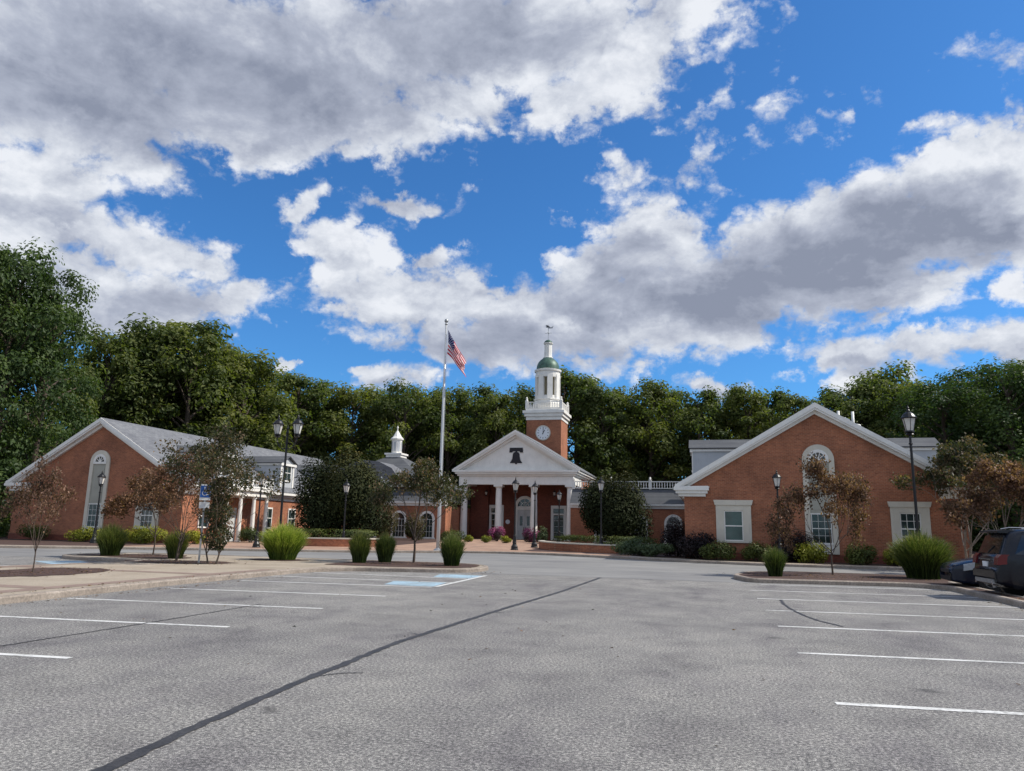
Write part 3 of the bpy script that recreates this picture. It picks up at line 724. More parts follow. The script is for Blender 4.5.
for x in (3.35,-2.9):
    d = MB(); d.box(x-.75,x-.52,3.9,3.999,.06,3.1); d.box(x+.52,x+.75,3.9,3.999,.06,3.1); d.box(x-.75,x+.75,3.88,3.999,3.1,3.4); d.box(x-.52,x+.52,3.9,3.999,2.5,2.65)
    o = d.build('side_doorway', M['white'], hall)
    q = MB(); q.box(x-.52,x+.52,3.95,3.997,2.65,3.1); q.box(x-.46,x+.46,3.945,3.995,.3,2.45)
    q.build('door_pane', M['glass'], o)
    q = MB(); q.box(x-.52,x-.46,3.93,3.996,.06,2.5); q.box(x+.46,x+.52,3.93,3.996,.06,2.5); q.box(x-.03,x+.03,3.93,3.996,.06,2.5); q.box(x-.46,x+.46,3.931,3.996,.06,.3)
    for zz in (.85,1.4,1.95): q.box(x-.46,x+.46,3.935,3.994,zz,zz+.03)
    q.build('door', M['door'], o)
pl = MB(); pl.lathe([(.22,0),(.22,.04)], (0,0,0), 16); pl.build('wall_plaque', M['signwhite'], hall, xf=Matrix.Translation((-1.72,3.98,1.78))@Matrix.Rotation(R(90),4,'X'))

# ------------------------------------------------------------------ clock tower
TX = -17.2; TY = 79.5; th = 1.95
tw = empty('clock_tower', (TX, TY+th, .4), 'red brick clock tower with a white belfry and green dome behind the pediment', 'tower')
Z = -.4
b = MB(); b.box(-th,th,-th,th,Z,13.4+Z); b.build('shaft', M['brick'], tw)
c = MB(); zz = 13.4+Z
c.box(-th-.06,th+.06,-th-.06,th+.06,zz,zz+.4); c.box(-th-.22,th+.22,-th-.22,th+.22,zz+.4,zz+.75); c.box(-th-.38,th+.38,-th-.38,th+.38,zz+.75,zz+1.05); c.box(-th-.1,th+.1,-th-.1,th+.1,zz+1.05,zz+1.25)
c.build('cornice', M['white'], tw); zt = zz+1.25
# balustrade around the top
rl = MB(); bl = MB()
for k in range(4):
    X = Matrix.Rotation(PI/2*k,4,'Z'); q = MB()
    for (a, b0) in ((.06,.13),(.72,.80)): q.box(-th,th,-th-.05,-th+.05,zt+a,zt+b0)
    n = len(rl.v); rl.v += [tuple(X@Vector(p)) for p in q.v]; rl.f += [tuple(n+i for i in f) for f in q.f]; rl.t += q.t
    q = MB()
    for j in range(14): q.box(-th+.2+j*.27-.03,-th+.2+j*.27+.03,-th-.03,-th+.03,zt+.13,zt+.72)
    n = len(bl.v); bl.v += [tuple(X@Vector(p)) for p in q.v]; bl.f += [tuple(n+i for i in f) for f in q.f]; bl.t += q.t
rl.build('rail', M['white'], tw); bl.build('balusters', M['white'], tw)
for sx in (-1,1):
    for sy in (-1,1):
        q = MB(); q.box(sx*th-.14,sx*th+.14,sy*th-.14,sy*th+.14,zt,zt+.95); q.lathe([(.16,.95),(.1,1.05),(.13,1.2),(.02,1.35)], (sx*th,sy*th,zt), 8); q.build('post', M['white'], tw)
q = MB(); q.lathe([(1.72,0),(1.72,.75),(1.55,.85),(1.5,1.1),(1.62,1.2),(1.62,1.3)], (0,0,zt), 8, rot=PI/8*0); q.build('drum', M['white'], tw)
z1 = zt+1.3; z2 = 19.35+Z
q = MB(); q.lathe([(1.16,z1),(1.16,z2-.35)], (0,0,0), 8); q.build('belfry_core', M['belfryglass'], tw)
q = MB()
for k in range(8):
    a = 2*PI*(k+.5)/8; X = Matrix.Rotation(a,4,'Z'); b = MB(); b.box(1.10,1.42,-.30,.30,z1,z2-.6); n = len(q.v); q.v += [tuple(X@Vector(p)) for p in b.v]; q.f += [tuple(n+i for i in f) for f in b.f]; q.t += b.t
q.lathe([(1.40,z2-.9),(1.40,z2-.25),(1.52,z2-.2),(1.55,z2),(1.2,z2+.1)], (0,0,0), 24); q.lathe([(1.42,z1-.01),(1.42,z1+.35),(1.36,z1+.4)], (0,0,0), 8)
q.build('belfry', M['white'], tw)
zd = 19.5+Z; prof = [(1.34,zd-.12)]+[(1.32*math.cos(R(a)), zd+1.4*math.sin(R(a))) for a in range(0,64,8)]+[(.5,zd+1.36)]
q = MB(); q.lathe(prof, (0,0,0), 24); q.build('dome', M['copper'], tw, smooth=True)
q = MB(); q.lathe([(.58,zd+1.2),(.58,zd+1.4),(.46,zd+1.45),(.44,zd+2.9),(.56,zd+3.0),(.56,zd+3.1)], (0,0,0), 8); q.build('lantern', M['white'], tw)
q = MB(); q.lathe([(.5,zd+3.101),(.42,zd+3.3),(.22,zd+3.45),(.03,zd+3.5)], (0,0,0), 16); q.build('lantern_cap', M['copper'], tw, smooth=True)
q = MB(); q.tube([(0,0,zd+3.4),(0,0,zd+5.3)], .035, 6); q.tube([(-.4,0,zd+4.3),(.4,0,zd+4.3)], .025, 5); q.tube([(0,-.4,zd+4.3),(0,.4,zd+4.3)], .025, 5)
q.prism([(-.3,zd+5.0),(.28,zd+4.98),(.6,zd+5.12),(.45,zd+4.85),(-.05,zd+4.86),(-.2,zd+5.3),(-.32,zd+5.25)], 'y', -.03, .03); q.build('weather_vane', M['metal'], tw)
q = MB(); q.lathe([(.84,0),(.84,.10),(.74,.12),(.74,.07)], (0,0,0), 32, cap=False); CX_ = Matrix.Translation((-.05,-th,11.95+Z))@Matrix.Rotation(R(90),4,'X')
ck = q.build('clock', M['offwhite'], tw, xf=CX_)
q = MB(); q.lathe([(.75,.01),(.75,.06)], (0,0,0), 32); q.build('clock_face', M['signwhite'], ck, xf=CX_)
q = MB()
for k in range(12):
    a = R(30*k); r0 = .52 if k % 3 else .46; X = CX_@Matrix.Rotation(-a,4,'Z'); b = MB(); b.box(-.025,.025,r0,.66,.062,.07); n = len(q.v); q.v += [tuple(X@Vector(p)) for p in b.v]; q.f += [tuple(n+i for i in f) for f in b.f]; q.t += b.t
q.build('numerals', M['black'], ck)
for (a, L, w, nm) in ((32,.38,.07,'hour_hand'),(2,.60,.05,'minute_hand')):
    X = CX_@Matrix.Rotation(-R(a),4,'Z'); b = MB(); b.box(-w/2,w/2,-.16,L,.072 if a>10 else .084,.08 if a>10 else .092); b.build(nm, M['blueint'] if False else M['black'], ck, xf=X)
# ------------------------------------------------------------------ lamps
def lantern_parts(root, z, sc=1.0, ox=0):
    X = Matrix.Translation((ox,0,z)) @ Matrix.Scale(sc, 4)
    g = MB(); g.lathe([(.115,.04),(.205,.46)], (0,0,0), 6); ln = g.build('lamp_glass', M['lampglass'], root, xf=X)
    m = MB()
    m.lathe([(.05,-.12),(.13,-.08),(.09,-.03),(.14,0),(.135,.045)], (0,0,0), 12)
    for k in range(6):
        a = 2*PI*(k+.5)/6; m.tube([(.12*math.cos(a),.12*math.sin(a),.03),(.212*math.cos(a),.212*math.sin(a),.465)], .011, 4)
    m.build('cage', M['black'], ln, xf=X)
    c = MB(); c.lathe([(.245,.45),(.26,.475),(.225,.50),(.16,.60),(.085,.665),(.05,.68),(.06,.72),(.03,.76),(.04,.80),(.012,.86),(.004,.92)], (0,0,0), 12)
    c.build('lamp_cap', M['black'], root, xf=X)
def lamp(loc, h, label, sc=1.0, group='black lantern street lamps', double=False):
    root = empty('street_lamp', loc, label, 'street lamp', group)
    hz_ = h-.92*sc
    b = MB(); b.lathe([(.24,0),(.24,.05),(.21,.09),(.20,.22),(.13,.34),(.115,.42),(.135,.46),(.115,.50),(.085,.85),(.10,.89),(.07,.93)], (0,0,0), 12)
    b.build('base', M['black'], root, smooth=False)
    p = MB(); k = sc if sc < 1.1 else 1.15
    p.lathe([(.062*k,.9),(.052*k,1.6),(.045*k,hz_-.5),(.04*k,hz_-.12)], (0,0,0), 10)
    p.lathe([(.065*k,hz_-.55),(.075*k,hz_-.52),(.065*k,hz_-.49)], (0,0,0), 10); p.build('pole', M['black'], root)
    if not double: lantern_parts(root, hz_-.03, sc)
    else:
        for s in (-1, 1):
            a = MB(); zz = hz_-.25
            a.tube([(0,0,zz-.55),(s*.2,0,zz-.62),(s*.42,0,zz-.45),(s*.55,0,zz-.2),(s*.55,0,zz-.02)], .028, 6)
            a.tube([(0,0,zz+.1),(s*.2,0,zz-.02),(s*.33,0,zz-.28),(s*.42,0,zz-.44)], .018, 6)
            a.tube([(s*.12,0,zz-.3),(s*.2,0,zz-.4),(s*.16,0,zz-.5),(s*.08,0,zz-.42)], .014, 5)
            a.build('arm', M['black'], root)
            lantern_parts(root, zz+.1, sc, s*.55)
        f = MB(); f.lathe([(.05,hz_-.15),(.075,hz_-.05),(.045,hz_+.08),(.06,hz_+.14),(.01,hz_+.35)], (0,0,0), 8); f.build('finial', M['black'], root)
    return root
lamp((-11.7,45.9,.215), 4.6, 'black lantern lamp standing in front of the arched doorway of the columned porch')
lamp((-11.5,50.6,.30), 4.6, 'black lantern lamp in front of the third porch column, beside the magenta flowers')
lamp((-6.28,45.9,.21), 4.65, 'black lantern lamp at the curved brick seat wall, left of the big round evergreen')
lamp((3.45,40.0,.12), 4.68, 'black lantern lamp before the right wing, between its left window and its arched window')
lamp((-22.7,44.5,.19), 4.35, 'black lantern lamp against the left mounded evergreen, beside the low seat wall')
lamp((-25.8,39.6,.12), 4.6, 'black lantern lamp rising beside the left wing porch balustrade')
lamp((-36.8,39.0,.12), 4.55, 'black lantern lamp in front of the arched window of the left wing')
lamp((-12.0,62.0,.46), 4.45, 'black lantern lamp closest to the porch, before its right-hand door')
lamp((8.35,34.3,0), 7.05, 'tallest lantern lamp, on a plain thick pole behind the big grass clump at the right', 1.28)
lamp((-20.2,32.9,0), 7.1, 'tall black lamp carrying two lanterns on scrolled arms, at the left of the road', 1.15, double=True)
# hanging lantern on the porch corner and small porch ceiling lights
hl = empty('hanging_lantern', (-11.75, 70.5, 3.9), 'lantern hanging on a rod outside the right corner of the porch', 'lantern', 'porch lanterns')
lantern_parts(hl, 0, 1.3); m = MB(); m.tube([(0,0,1.1),(0,0,2.95)], .03, 6); m.build('rod', M['lampglass'], hl)
for x, l in ((-20.9,'lantern hanging inside the porch between its two left columns'),(-14.1,'lantern hanging inside the porch between its two right columns')):
    r = empty('hanging_lantern', (x, 70.4, 4.7), l, 'lantern', 'porch lanterns'); lantern_parts(r, 0, .7); m = MB(); m.tube([(0,0,.6),(0,0,1.28)], .012, 5); m.build('rod', M['black'], r)

# ------------------------------------------------------------------ flagpole
fp = empty('flagpole', (-15.55, 42.6, .10), 'tall pale metal flagpole left of the columned porch', 'flagpole')
m = MB(); m.lathe([(.11,0),(.10,3),(.085,8),(.055,13.9)], (0,0,0), 14); m.build('pole', M['pole'], fp, smooth=True)
m = MB(); m.lathe([(.3,0),(.3,.06),(.18,.16),(.12,.2)], (0,0,0), 16); m.build('base', M['metal'], fp)
m = MB(); m.lathe([(.05,13.9),(.09,13.93),(.09,13.98),(.03,14.02),(.11,14.1),(.13,14.18),(.09,14.27),(.01,14.31)], (0,0,0), 12); m.build('finial', M['metal'], fp, smooth=True)
m = MB(); m.tube([(.12,0,13.85),(.13,0,1.3)], .008, 4); m.build('halyard', M['pole'], fp)
def flagmat():
    mt, nt, b = newmat('stars_and_stripes_cloth'); uv = nt.nodes.new('ShaderNodeUVMap'); uv.uv_map = 'UV'
    s = nt.nodes.new('ShaderNodeSeparateXYZ'); nt.links.new(uv.outputs[0], s.inputs[0]); u, v = s.outputs[0], s.outputs[1]
    st = math_(nt, 'LESS_THAN', math_(nt, 'MODULO', math_(nt, 'MULTIPLY', v, 13), 2), 1)
    c = mix(nt, (.85,.83,.82), (.60,.02,.04), st)
    can = math_(nt, 'MULTIPLY', math_(nt, 'LESS_THAN', u, .4), math_(nt, 'GREATER_THAN', v, 6/13))
    a = math_(nt, 'MULTIPLY', math_(nt, 'SINE', math_(nt, 'MULTIPLY', u, 2*PI*6/.4)), math_(nt, 'SINE', math_(nt, 'MULTIPLY', v, 2*PI*5*13/7/1)))
    star = math_(nt, 'GREATER_THAN', a, .62)
    c2 = mix(nt, (.02,.03,.13), (.7,.7,.72), star)
    nt.links.new(mix(nt, c, c2, can), b.inputs['Base Color']); b.inputs['Roughness'].default_value = .8
    tr = nt.nodes.new('ShaderNodeBsdfTranslucent'); nt.links.new(mix(nt, c, c2, can), tr.inputs['Color']); ms = nt.nodes.new('ShaderNodeMixShader'); ms.inputs[0].default_value = .5
    nt.links.new(b.outputs[0], ms.inputs[1]); nt.links.new(tr.outputs[0], ms.inputs[2]); nt.links.new(ms.outputs[0], nt.nodes['Material Output'].inputs['Surface'])
    return mt
nu, nv = 40, 20; me = bpy.data.meshes.new('flag'); V = []; UV = []
for i in range(nu+1):
    for j in range(nv+1):
        u, v = i/nu, j/nv
        x = .13+u*1.25*(1-.10*v)+.04*math.sin(6*u+3*v); z = 13.6-(1-v)*1.55*(1-.32*u)-u*1.75-.28*u*u
        y = .26*u*math.sin(9*u+5.0*v)+.10*math.sin(14*(v-.4*u))*min(1, u*2.5)
        V.append((x, y, z)); UV.append((u, v))
F_ = [(i*(nv+1)+j, (i+1)*(nv+1)+j, (i+1)*(nv+1)+j+1, i*(nv+1)+j+1) for i in range(nu) for j in range(nv)]
me.from_pydata(V, [], F_); ul = me.uv_layers.new(name='UV')
for p in me.polygons:
    for li in p.loop_indices: ul.data[li].uv = UV[me.loops[li].vertex_index]
me.polygons.foreach_set('use_smooth', [True]*len(me.polygons)); me.materials.append(flagmat())
fl = bpy.data.objects.new('flag', me); C.objects.link(fl); fl.location = fp.location
tag(fl, 'stars and stripes flag hanging limp from the top of the flagpole', 'flag')

# ------------------------------------------------------------------ accessible parking sign
def acc_sign(loc, rz_, label, h=2.9):
    h = 2.72; r = empty('parking_sign', loc, label, 'sign', 'accessible parking signs', rz_)
    m = MB(); m.box(-.03,.03,.0,.045,0,h-.05); m.build('post', M['metal'], r)
    p = MB(); p.box(-.18,.18,-.012,-.001,h-.56,h); pl = p.build('sign_panel', M['signwhite'], r)
    q = MB(); q.box(-.165,.165,-.020,-.0125,h-.46,h-.05); q.build('blue_field', M['blueint'], pl)
    q = MB(); cz = h-.25
    X = lambda a, b, w: q.prism([(a[0]-(b[1]-a[1])*w/math.dist(a,b), a[1]+(b[0]-a[0])*w/math.dist(a,b)), (b[0]-(b[1]-a[1])*w/math.dist(a,b), b[1]+(b[0]-a[0])*w/math.dist(a,b)), (b[0]+(b[1]-a[1])*w/math.dist(a,b), b[1]-(b[0]-a[0])*w/math.dist(a,b)), (a[0]+(b[1]-a[1])*w/math.dist(a,b), a[1]-(b[0]-a[0])*w/math.dist(a,b))], 'y', -.026, -.0205)
    A = arcpts(-.03, cz+.13, .026, 0, 2*PI, 12)[:-1]; q.prism(A, 'y', -.026, -.0205)
    X((-.03,cz+.10),(-.015,cz-.03),.016); X((-.02,cz-.02),(.06,cz-.025),.0135); X((.06,cz-.02),(.095,cz-.12),.0125); X((-.02,cz+.045),(.045,cz+.04),.010); X((.09,cz-.12),(.125,cz-.105),.010)
    I = arcpts(-.015, cz-.06, .072, R(110), R(340), 14); O = arcpts(-.015, cz-.06, .092, R(110), R(340), 14)
    for k in range(14): q.prism([I[k], O[k], O[k+1], I[k+1]], 'y', -.0255, -.0206)
    q.build('wheelchair_symbol', M['signwhite'], pl)
    q = MB(); q.box(-.17,.17,-.012,-.001,h-.84,h-.62); q.build('lower_panel', M['signwhite'], r)
    return r
acc_sign((-17.2,23.0,.12), R(30), 'blue and white wheelchair parking sign on a grey post among the rusty saplings')

# ------------------------------------------------------------------ curved seat walls
def seatwall(pts, h, label):
    root = empty('seat_wall', (*pts[0], gz(pts[0][1])+.12), label, 'wall', 'low brick seat walls')
    o = Vector((*pts[0], 0)); P = [Vector((*p, 0))-o for p in pts]
    def band(w, z0, z1, nm, mt):
        m = MB(); n = len(P)
        for i, p in enumerate(P):
            d = (P[min(i+1,n-1)]-P[max(i-1,0)]).normalized(); nn = Vector((-d.y,d.x,0))*w/2
            dz = gz(p.y+o.y)-gz(o.y)
            for q, z in ((p-nn,z0),(p+nn,z0),(p+nn,z1),(p-nn,z1)): m.v.append((q.x,q.y,z+dz))
        for i in range(n-1):
            a, b = i*4, i*4+4
            for k in range(4): m.f.append((a+k,b+k,b+(k+1)%4,a+(k+1)%4)); m.t.append(.5)
        m.f.append((0,1,2,3)); m.f.append(((n-1)*4+3,(n-1)*4+2,(n-1)*4+1,(n-1)*4)); m.t += [.5,.5]
        m.build(nm, mt, root)
    band(.30, -.1, h-.08, 'brickwork', M['brick']); band(.40, h-.079, h, 'coping', M['offwhite'])
def arc2(cx, cy, r, a0, a1, n=18, e=1): return [(cx+r*math.cos(R(a0+(a1-a0)*k/n)), cy+e*r*math.sin(R(a0+(a1-a0)*k/n))) for k in range(n+1)]
seatwall([(-10.9,50.0),(-10.4,48.6),(-9.6,47.4),(-8.6,46.5),(-7.4,45.9),(-6.2,45.4),(-5.2,45.0)], .52, 'low curved brick seat wall with pale coping to the right of the porch forecourt')
seatwall([(-27.3,43.4),(-25.6,43.3),(-24.1,43.4),(-22.6,43.8),(-21.2,44.4),(-20.2,45.4)], .55, 'low curved brick seat wall with pale coping in front of the left mounded evergreen')

# ------------------------------------------------------------------ vegetation
def grow(m, tips, p, d, L, r, depth, rnd, spread=.55, up=.25, nb=(2,3), n=5):
    seg = 3; pts = [p]; q = Vector(p); dd = Vector(d)
    for k in range(seg):
        dd = (dd + Vector((rnd.uniform(-1,1), rnd.uniform(-1,1), rnd.uniform(-.5,1)))*.16).normalized()
        q = q + dd*L/seg; pts.append(tuple(q))
    m.tube(pts, [r, r*.88, r*.78, r*.68], n, rnd.random(), cap=False)
    if depth == 0: tips.append((Vector(pts[-1]), dd)); tips.append((Vector(pts[-2]), dd)); return
    if depth <= 2: tips.append((Vector(pts[-1]), dd))
    for k in range(rnd.randint(*nb)):
        w = rnd.uniform(0, 2*PI); a = dd.orthogonal().normalized(); b = dd.cross(a)
        nd = (dd + (a*math.cos(w)+b*math.sin(w))*rnd.uniform(spread*.6, spread*1.3) + Vector((0,0,up*rnd.random()))).normalized()
        grow(m, tips, tuple(q), nd, L*rnd.uniform(.62,.85), r*.62, depth-1, rnd, spread, up, nb, max(3, n-1))

def big_tree(seed, H=20, rad=5.0, nclump=62, per=185, leaf=.45, low=.10, mat='forest', name='leafy_tree', shape=1.0):
    rnd = random.Random(seed)
    root = bpy.data.objects.new(name, None); C.objects.link(root)
    t = MB(); lean = rnd.uniform(-.5,.5)
    tp = [(0,0,-.3),(lean*.2,0,H*.2),(lean*.6,lean*.3,H*.45),(lean,lean*.4,H*.72),(lean*1.1,lean*.4,H*.9)]
    t.tube(tp, [.36,.28,.21,.12,.04], 8)
    cl = []
    for k in range(nclump):
        zf = low + (1-low)*((k+rnd.random())/nclump)**.85
        # crown outline: broad shoulders, uneven
        prof = math.sin(PI*min(1,max(0,(zf-low)/(1.06-low)))**.75)**.6
        w = rnd.uniform(0, 2*PI); rr = rad*prof*(rnd.uniform(.35,1.0)**.6)*shape
        c = Vector((lean*zf+rr*math.cos(w), rr*math.sin(w), H*zf-1.0)); cr = rnd.uniform(.9, 1.85)*(rad/5.0)**.5
        cl.append((c, cr, rnd.random()))
    for c, cr, q in cl[::2]:
        z0 = max(H*.12, c.z-rnd.uniform(1.5,4)); s0 = Vector((lean*z0/H, 0, z0))
        t.tube([tuple(s0), tuple(s0.lerp(c, .5)+Vector((0,0,.3))), tuple(c)], [.11,.07,.025], 5, cap=False)
    t.build('trunk', M['bark'], root)
    m = MB()
    for c, cr, q in cl:
        base = .25+.5*q
        for k in range(per):
            d = Vector((rnd.gauss(0,1), rnd.gauss(0,1), rnd.gauss(0,1))).normalized()
            rr = cr*(rnd.random()**.45); 
            p = c + Vector((d.x*rr*1.15, d.y*rr*1.15, d.z*rr*.78))
            nn = d*.9+Vector((rnd.uniform(-.6,.6), rnd.uniform(-.6,.6), rnd.uniform(0,.9)))
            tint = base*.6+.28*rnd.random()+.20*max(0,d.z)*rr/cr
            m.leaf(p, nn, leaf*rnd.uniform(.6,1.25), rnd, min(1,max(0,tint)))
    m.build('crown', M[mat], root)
    return root
protos = [big_tree(11, nclump=60), big_tree(12, rad=4.6, nclump=56), big_tree(13, rad=5.6, nclump=66), big_tree(14, rad=4.9, nclump=54, shape=.9), big_tree(15, rad=5.3, nclump=62)]
bigs = [big_tree(21, rad=5.2, nclump=80, per=190, leaf=.34, low=.05, mat='forestbig'), big_tree(22, rad=5.8, nclump=86, per=180, leaf=.34, low=.05, mat='forestbig')]
FOREST = [(-69.0, 47.9, 24.7, 0), (-63.8, 48.3, 24.9, 0), (-52.7, 43.0, 22.0, 0), (-52.3, 45.0, 22.9, 0), (-51.5, 47.4, 21.7, 0), (-62.3, 64.9, 21.7, 1), (-63.9, 70.3, 22.6, 1), (-60.4, 69.4, 23.6, 1), (-61.1, 74.0, 24.1, 1), (-55.9, 70.5, 24.0, 1), (-56.4, 76.4, 22.8, 1), (-52.1, 75.8, 21.0, 1), (-56.3, 87.4, 21.8, 2), (-50.4, 84.0, 20.3, 2), (-49.5, 90.3, 20.2, 2), (-45.2, 89.2, 19.6, 2), (-43.9, 94.3, 20.0, 2), (-38.4, 90.2, 19.9, 2), (-37.1, 96.1, 20.1, 2), (-33.2, 94.3, 19.9, 3), (-31.4, 99.2, 21.1, 3), (-26.5, 94.4, 19.2, 3), (-25.4, 99.8, 20.6, 3), (-18.8, 98.2, 22.9, 4), (-17.3, 102.6, 22.9, 4), (-13.4, 97.1, 20.2, 4), (-10.6, 102.4, 20.8, 5), (-7.0, 99.8, 20.8, 5), (-3.9, 103.9, 20.9, 5), (-0.5, 98.0, 19.6, 5), (2.8, 103.0, 19.9, 5), (5.2, 99.9, 20.2, 5), (8.6, 103.6, 20.3, 5), (11.0, 97.4, 18.5, 5), (14.6, 102.0, 19.8, 6), (17.6, 98.4, 19.8, 6), (22.1, 101.6, 22.3, 6), (23.1, 95.2, 19.2, 6), (26.3, 99.6, 18.7, 6), (19.9, 69.2, 14.3, 7), (22.9, 72.5, 16.1, 7), (23.0, 66.1, 15.1, 7), (26.3, 70.2, 16.1, 7), (27.5, 66.6, 15.6, 7), (31.3, 69.2, 15.6, 7)]
REG = [('broad green tree towering beyond the left end of the left wing','tall trees beyond the left gable'),
 ('full leafy tree directly behind the left wing roof','trees behind the left wing roof'),
 ('leafy tree in the wood behind the cupola pavilion','trees behind the cupola pavilion'),
 ('leafy tree in the wood between the flagpole and the clock tower','trees between flagpole and tower'),
 ('taller yellow-tinged tree just right of the clock tower','trees just right of the clock tower'),
 ('leafy tree in the wood between the clock tower and the right wing gable','trees between tower and right gable'),
 ('leafy tree in the wood behind the right slope of the right wing','trees behind the right wing'),
 ('dark green tree beyond the right end of the right wing','dark trees at the far right')]
rf = random.Random(77); used = set()
def place(src, x, y, top, label, group, wid=1.0):
    first = src.name not in used; used.add(src.name)
    o = src if first else copy_tree(src)
    s = (top-.0)/19.6; k = wid*rf.uniform(.92,1.12)*max(.9, min(1.15, s))
    o.location = (x, y, gz(y)); o.rotation_euler = (0,0,rf.uniform(0,2*PI)); o.scale = (k, k, s)
    tag(o, label, 'tree', group)
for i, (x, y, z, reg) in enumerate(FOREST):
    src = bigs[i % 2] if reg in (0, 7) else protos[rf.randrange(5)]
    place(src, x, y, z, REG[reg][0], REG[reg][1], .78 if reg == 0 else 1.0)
# second row, set back and a little lower, and a third one
for i, (x, y, z, reg) in enumerate(FOREST):
    d = math.hypot(x, y); k = (d+11)/d
    if i % 4 != 3:
        j = rf.uniform(-2,2); place(protos[rf.randrange(5)], x*k+j, y*k, (z-1.5)*k*.86+1.2, REG[reg][0], REG[reg][1], .85 if reg == 0 else 1.15)
# dense understorey of the wood: one mass nobody could count
def thicket(name, pts, h, n, leaf, mat, seed, depth=3.0):
    rnd = random.Random(seed); m = MB(); seg = len(pts)-1
    for k in range(n):
        t = rnd.random()*seg; i = int(t); t -= i
        x = pts[i][0]+(pts[i+1][0]-pts[i][0])*t+rnd.gauss(0,depth*.4); y = pts[i][1]+(pts[i+1][1]-pts[i][1])*t+rnd.gauss(0,depth*.4)
        hh = h*(.75+.25*math.sin(x*.9)+.15*math.sin(x*2.3+y)); z = gz(y)+hh*rnd.random()**.7
        m.leaf((x,y,z), (rnd.uniform(-1,1),rnd.uniform(-1,.2),rnd.uniform(0,1)), leaf*rnd.uniform(.6,1.3), rnd, rnd.random()*.6)
    return tag(m.build(name, M[mat]), 'dense undergrowth at the foot of the wood', 'undergrowth', kind='stuff')
thicket('undergrowth', [(-75,52),(-62,66),(-50,92),(-28,104),(0,108),(20,104),(30,88),(34,66),(46,50)], 9.5, 32000, .8, 'forest', 5, 5)

def sapling(seed, H, mat, nstem=1, name='sapling', leafn=28, leafs=0.106, spread=.6, depth=4, trunk=.30, r0=.035, bark='bark', wide=1.0, extra=0):
    rnd = random.Random(seed); root = bpy.data.objects.new(name, None); C.objects.link(root)
    t = MB(); tips = []
    for s in range(nstem):
        w = rnd.uniform(0,2*PI); off = .12*(nstem>1)
        tl = H*trunk*rnd.uniform(.85,1.1); base = Vector((off*math.cos(w), off*math.sin(w), -.05))
        d = Vector((math.cos(w)*.22*(nstem>1), math.sin(w)*.22*(nstem>1), 1)).normalized(); e = base+d*tl
        t.tube([tuple(base), tuple(base.lerp(e,.5)+Vector((rnd.uniform(-.03,.03),rnd.uniform(-.03,.03),0))), tuple(e)], [r0*1.3, r0, r0*.85], 7)
        for k in range(3 if nstem > 1 else 5):
            w2 = w+k*2*PI/(3 if nstem>1 else 5)+rnd.uniform(-.5,.5)
            nd = Vector((math.cos(w2)*spread*wide, math.sin(w2)*spread*wide, rnd.uniform(.55,1.2))).normalized()
            grow(t, tips, tuple(base.lerp(e, rnd.uniform(.7,1))), nd, H*.25, r0*.6, depth, rnd, .6, .16, (2,2) if nstem > 1 else (2,3), 4)
        grow(t, tips, tuple(e), Vector((0,0,1)), H*.27, r0*.75, depth, rnd, .45, .3, (2,3), 5)
    zmax = max(p.z for p, d in tips); k = H/zmax
    t.v = [(x*k, y*k, z*k) for x, y, z in t.v]; t.build('trunk', M[bark], root)
    m = MB(); 
    for p, d in tips:
        p = p*k; q = rnd.random()
        if rnd.random() < .12: continue
        for j in range(rnd.randint(leafn//2, leafn)):
            o = Vector((rnd.gauss(0,.13), rnd.gauss(0,.13), rnd.gauss(0,.12)))*(H/4)**.5
            m.leaf(p+o, (rnd.uniform(-1,1),rnd.uniform(-1,1),rnd.uniform(-.2,1)), leafs*rnd.uniform(.6,1.3), rnd, min(1,max(0,.15+.5*q+rnd.uniform(-.1,.35))))
    if extra:
        for k in range(extra):      # leaves held low on the stems
            z = H*rnd.uniform(.10,.62); w = rnd.uniform(0,2*PI); r = .42*rnd.random()**.5*(.6+.7*math.sin(z*4+1)**2)
            m.leaf((r*math.cos(w)+.1,r*math.sin(w),z), (rnd.uniform(-1,1),rnd.uniform(-1,1),rnd.uniform(-.2,1)), leafs*rnd.uniform(.6,1.3), rnd, rnd.random()*.9)
    m.build('crown', M[mat], root); return root
def setp(o, loc, label, cat, group=None, rz_=0, sc=1):
    o.location = loc; o.rotation_euler = (0,0,rz_); o.scale = (sc,sc,sc) if not isinstance(sc, tuple) else sc; return tag(o, label, cat, group)
G1 = 'young rusty-leaved trees around the lot'
setp(sapling(31, 2.95, 'redleaf', 1, leafn=17, depth=3, leafs=0.094, r0=.025, spread=.5, name='young_tree'), (-17.3,16.4,.12), 'smallest sparse young tree with brownish leaves on the left walkway', 'tree', G1, 0, (.68,.68,1))
setp(sapling(32, 4.0, 'redleaf', 3, leafn=15, depth=4, leafs=0.106, r0=.028, spread=.8, name='young_tree'), (-19.0,24.0,.12), 'wide several-stemmed rusty sapling left of the wheelchair sign', 'tree', G1, 0, (.82,.82,1))
setp(sapling(33, 4.75, 'redgreen', 2, leafn=18, depth=4, trunk=.10, leafs=0.106, r0=.028, spread=.42, name='young_tree', extra=2600), (-16.45,22.7,.12), 'tall narrow bronze-leaved sapling just right of the wheelchair sign', 'tree', G1)
setp(sapling(34, 3.5, 'redleaf', 1, leafn=23, depth=4, leafs=0.106, r0=.03, spread=.8, name='young_tree'), (-22.6,27.2,.12), 'rusty sapling behind the walkway, left of the upright grass clump', 'tree', G1)
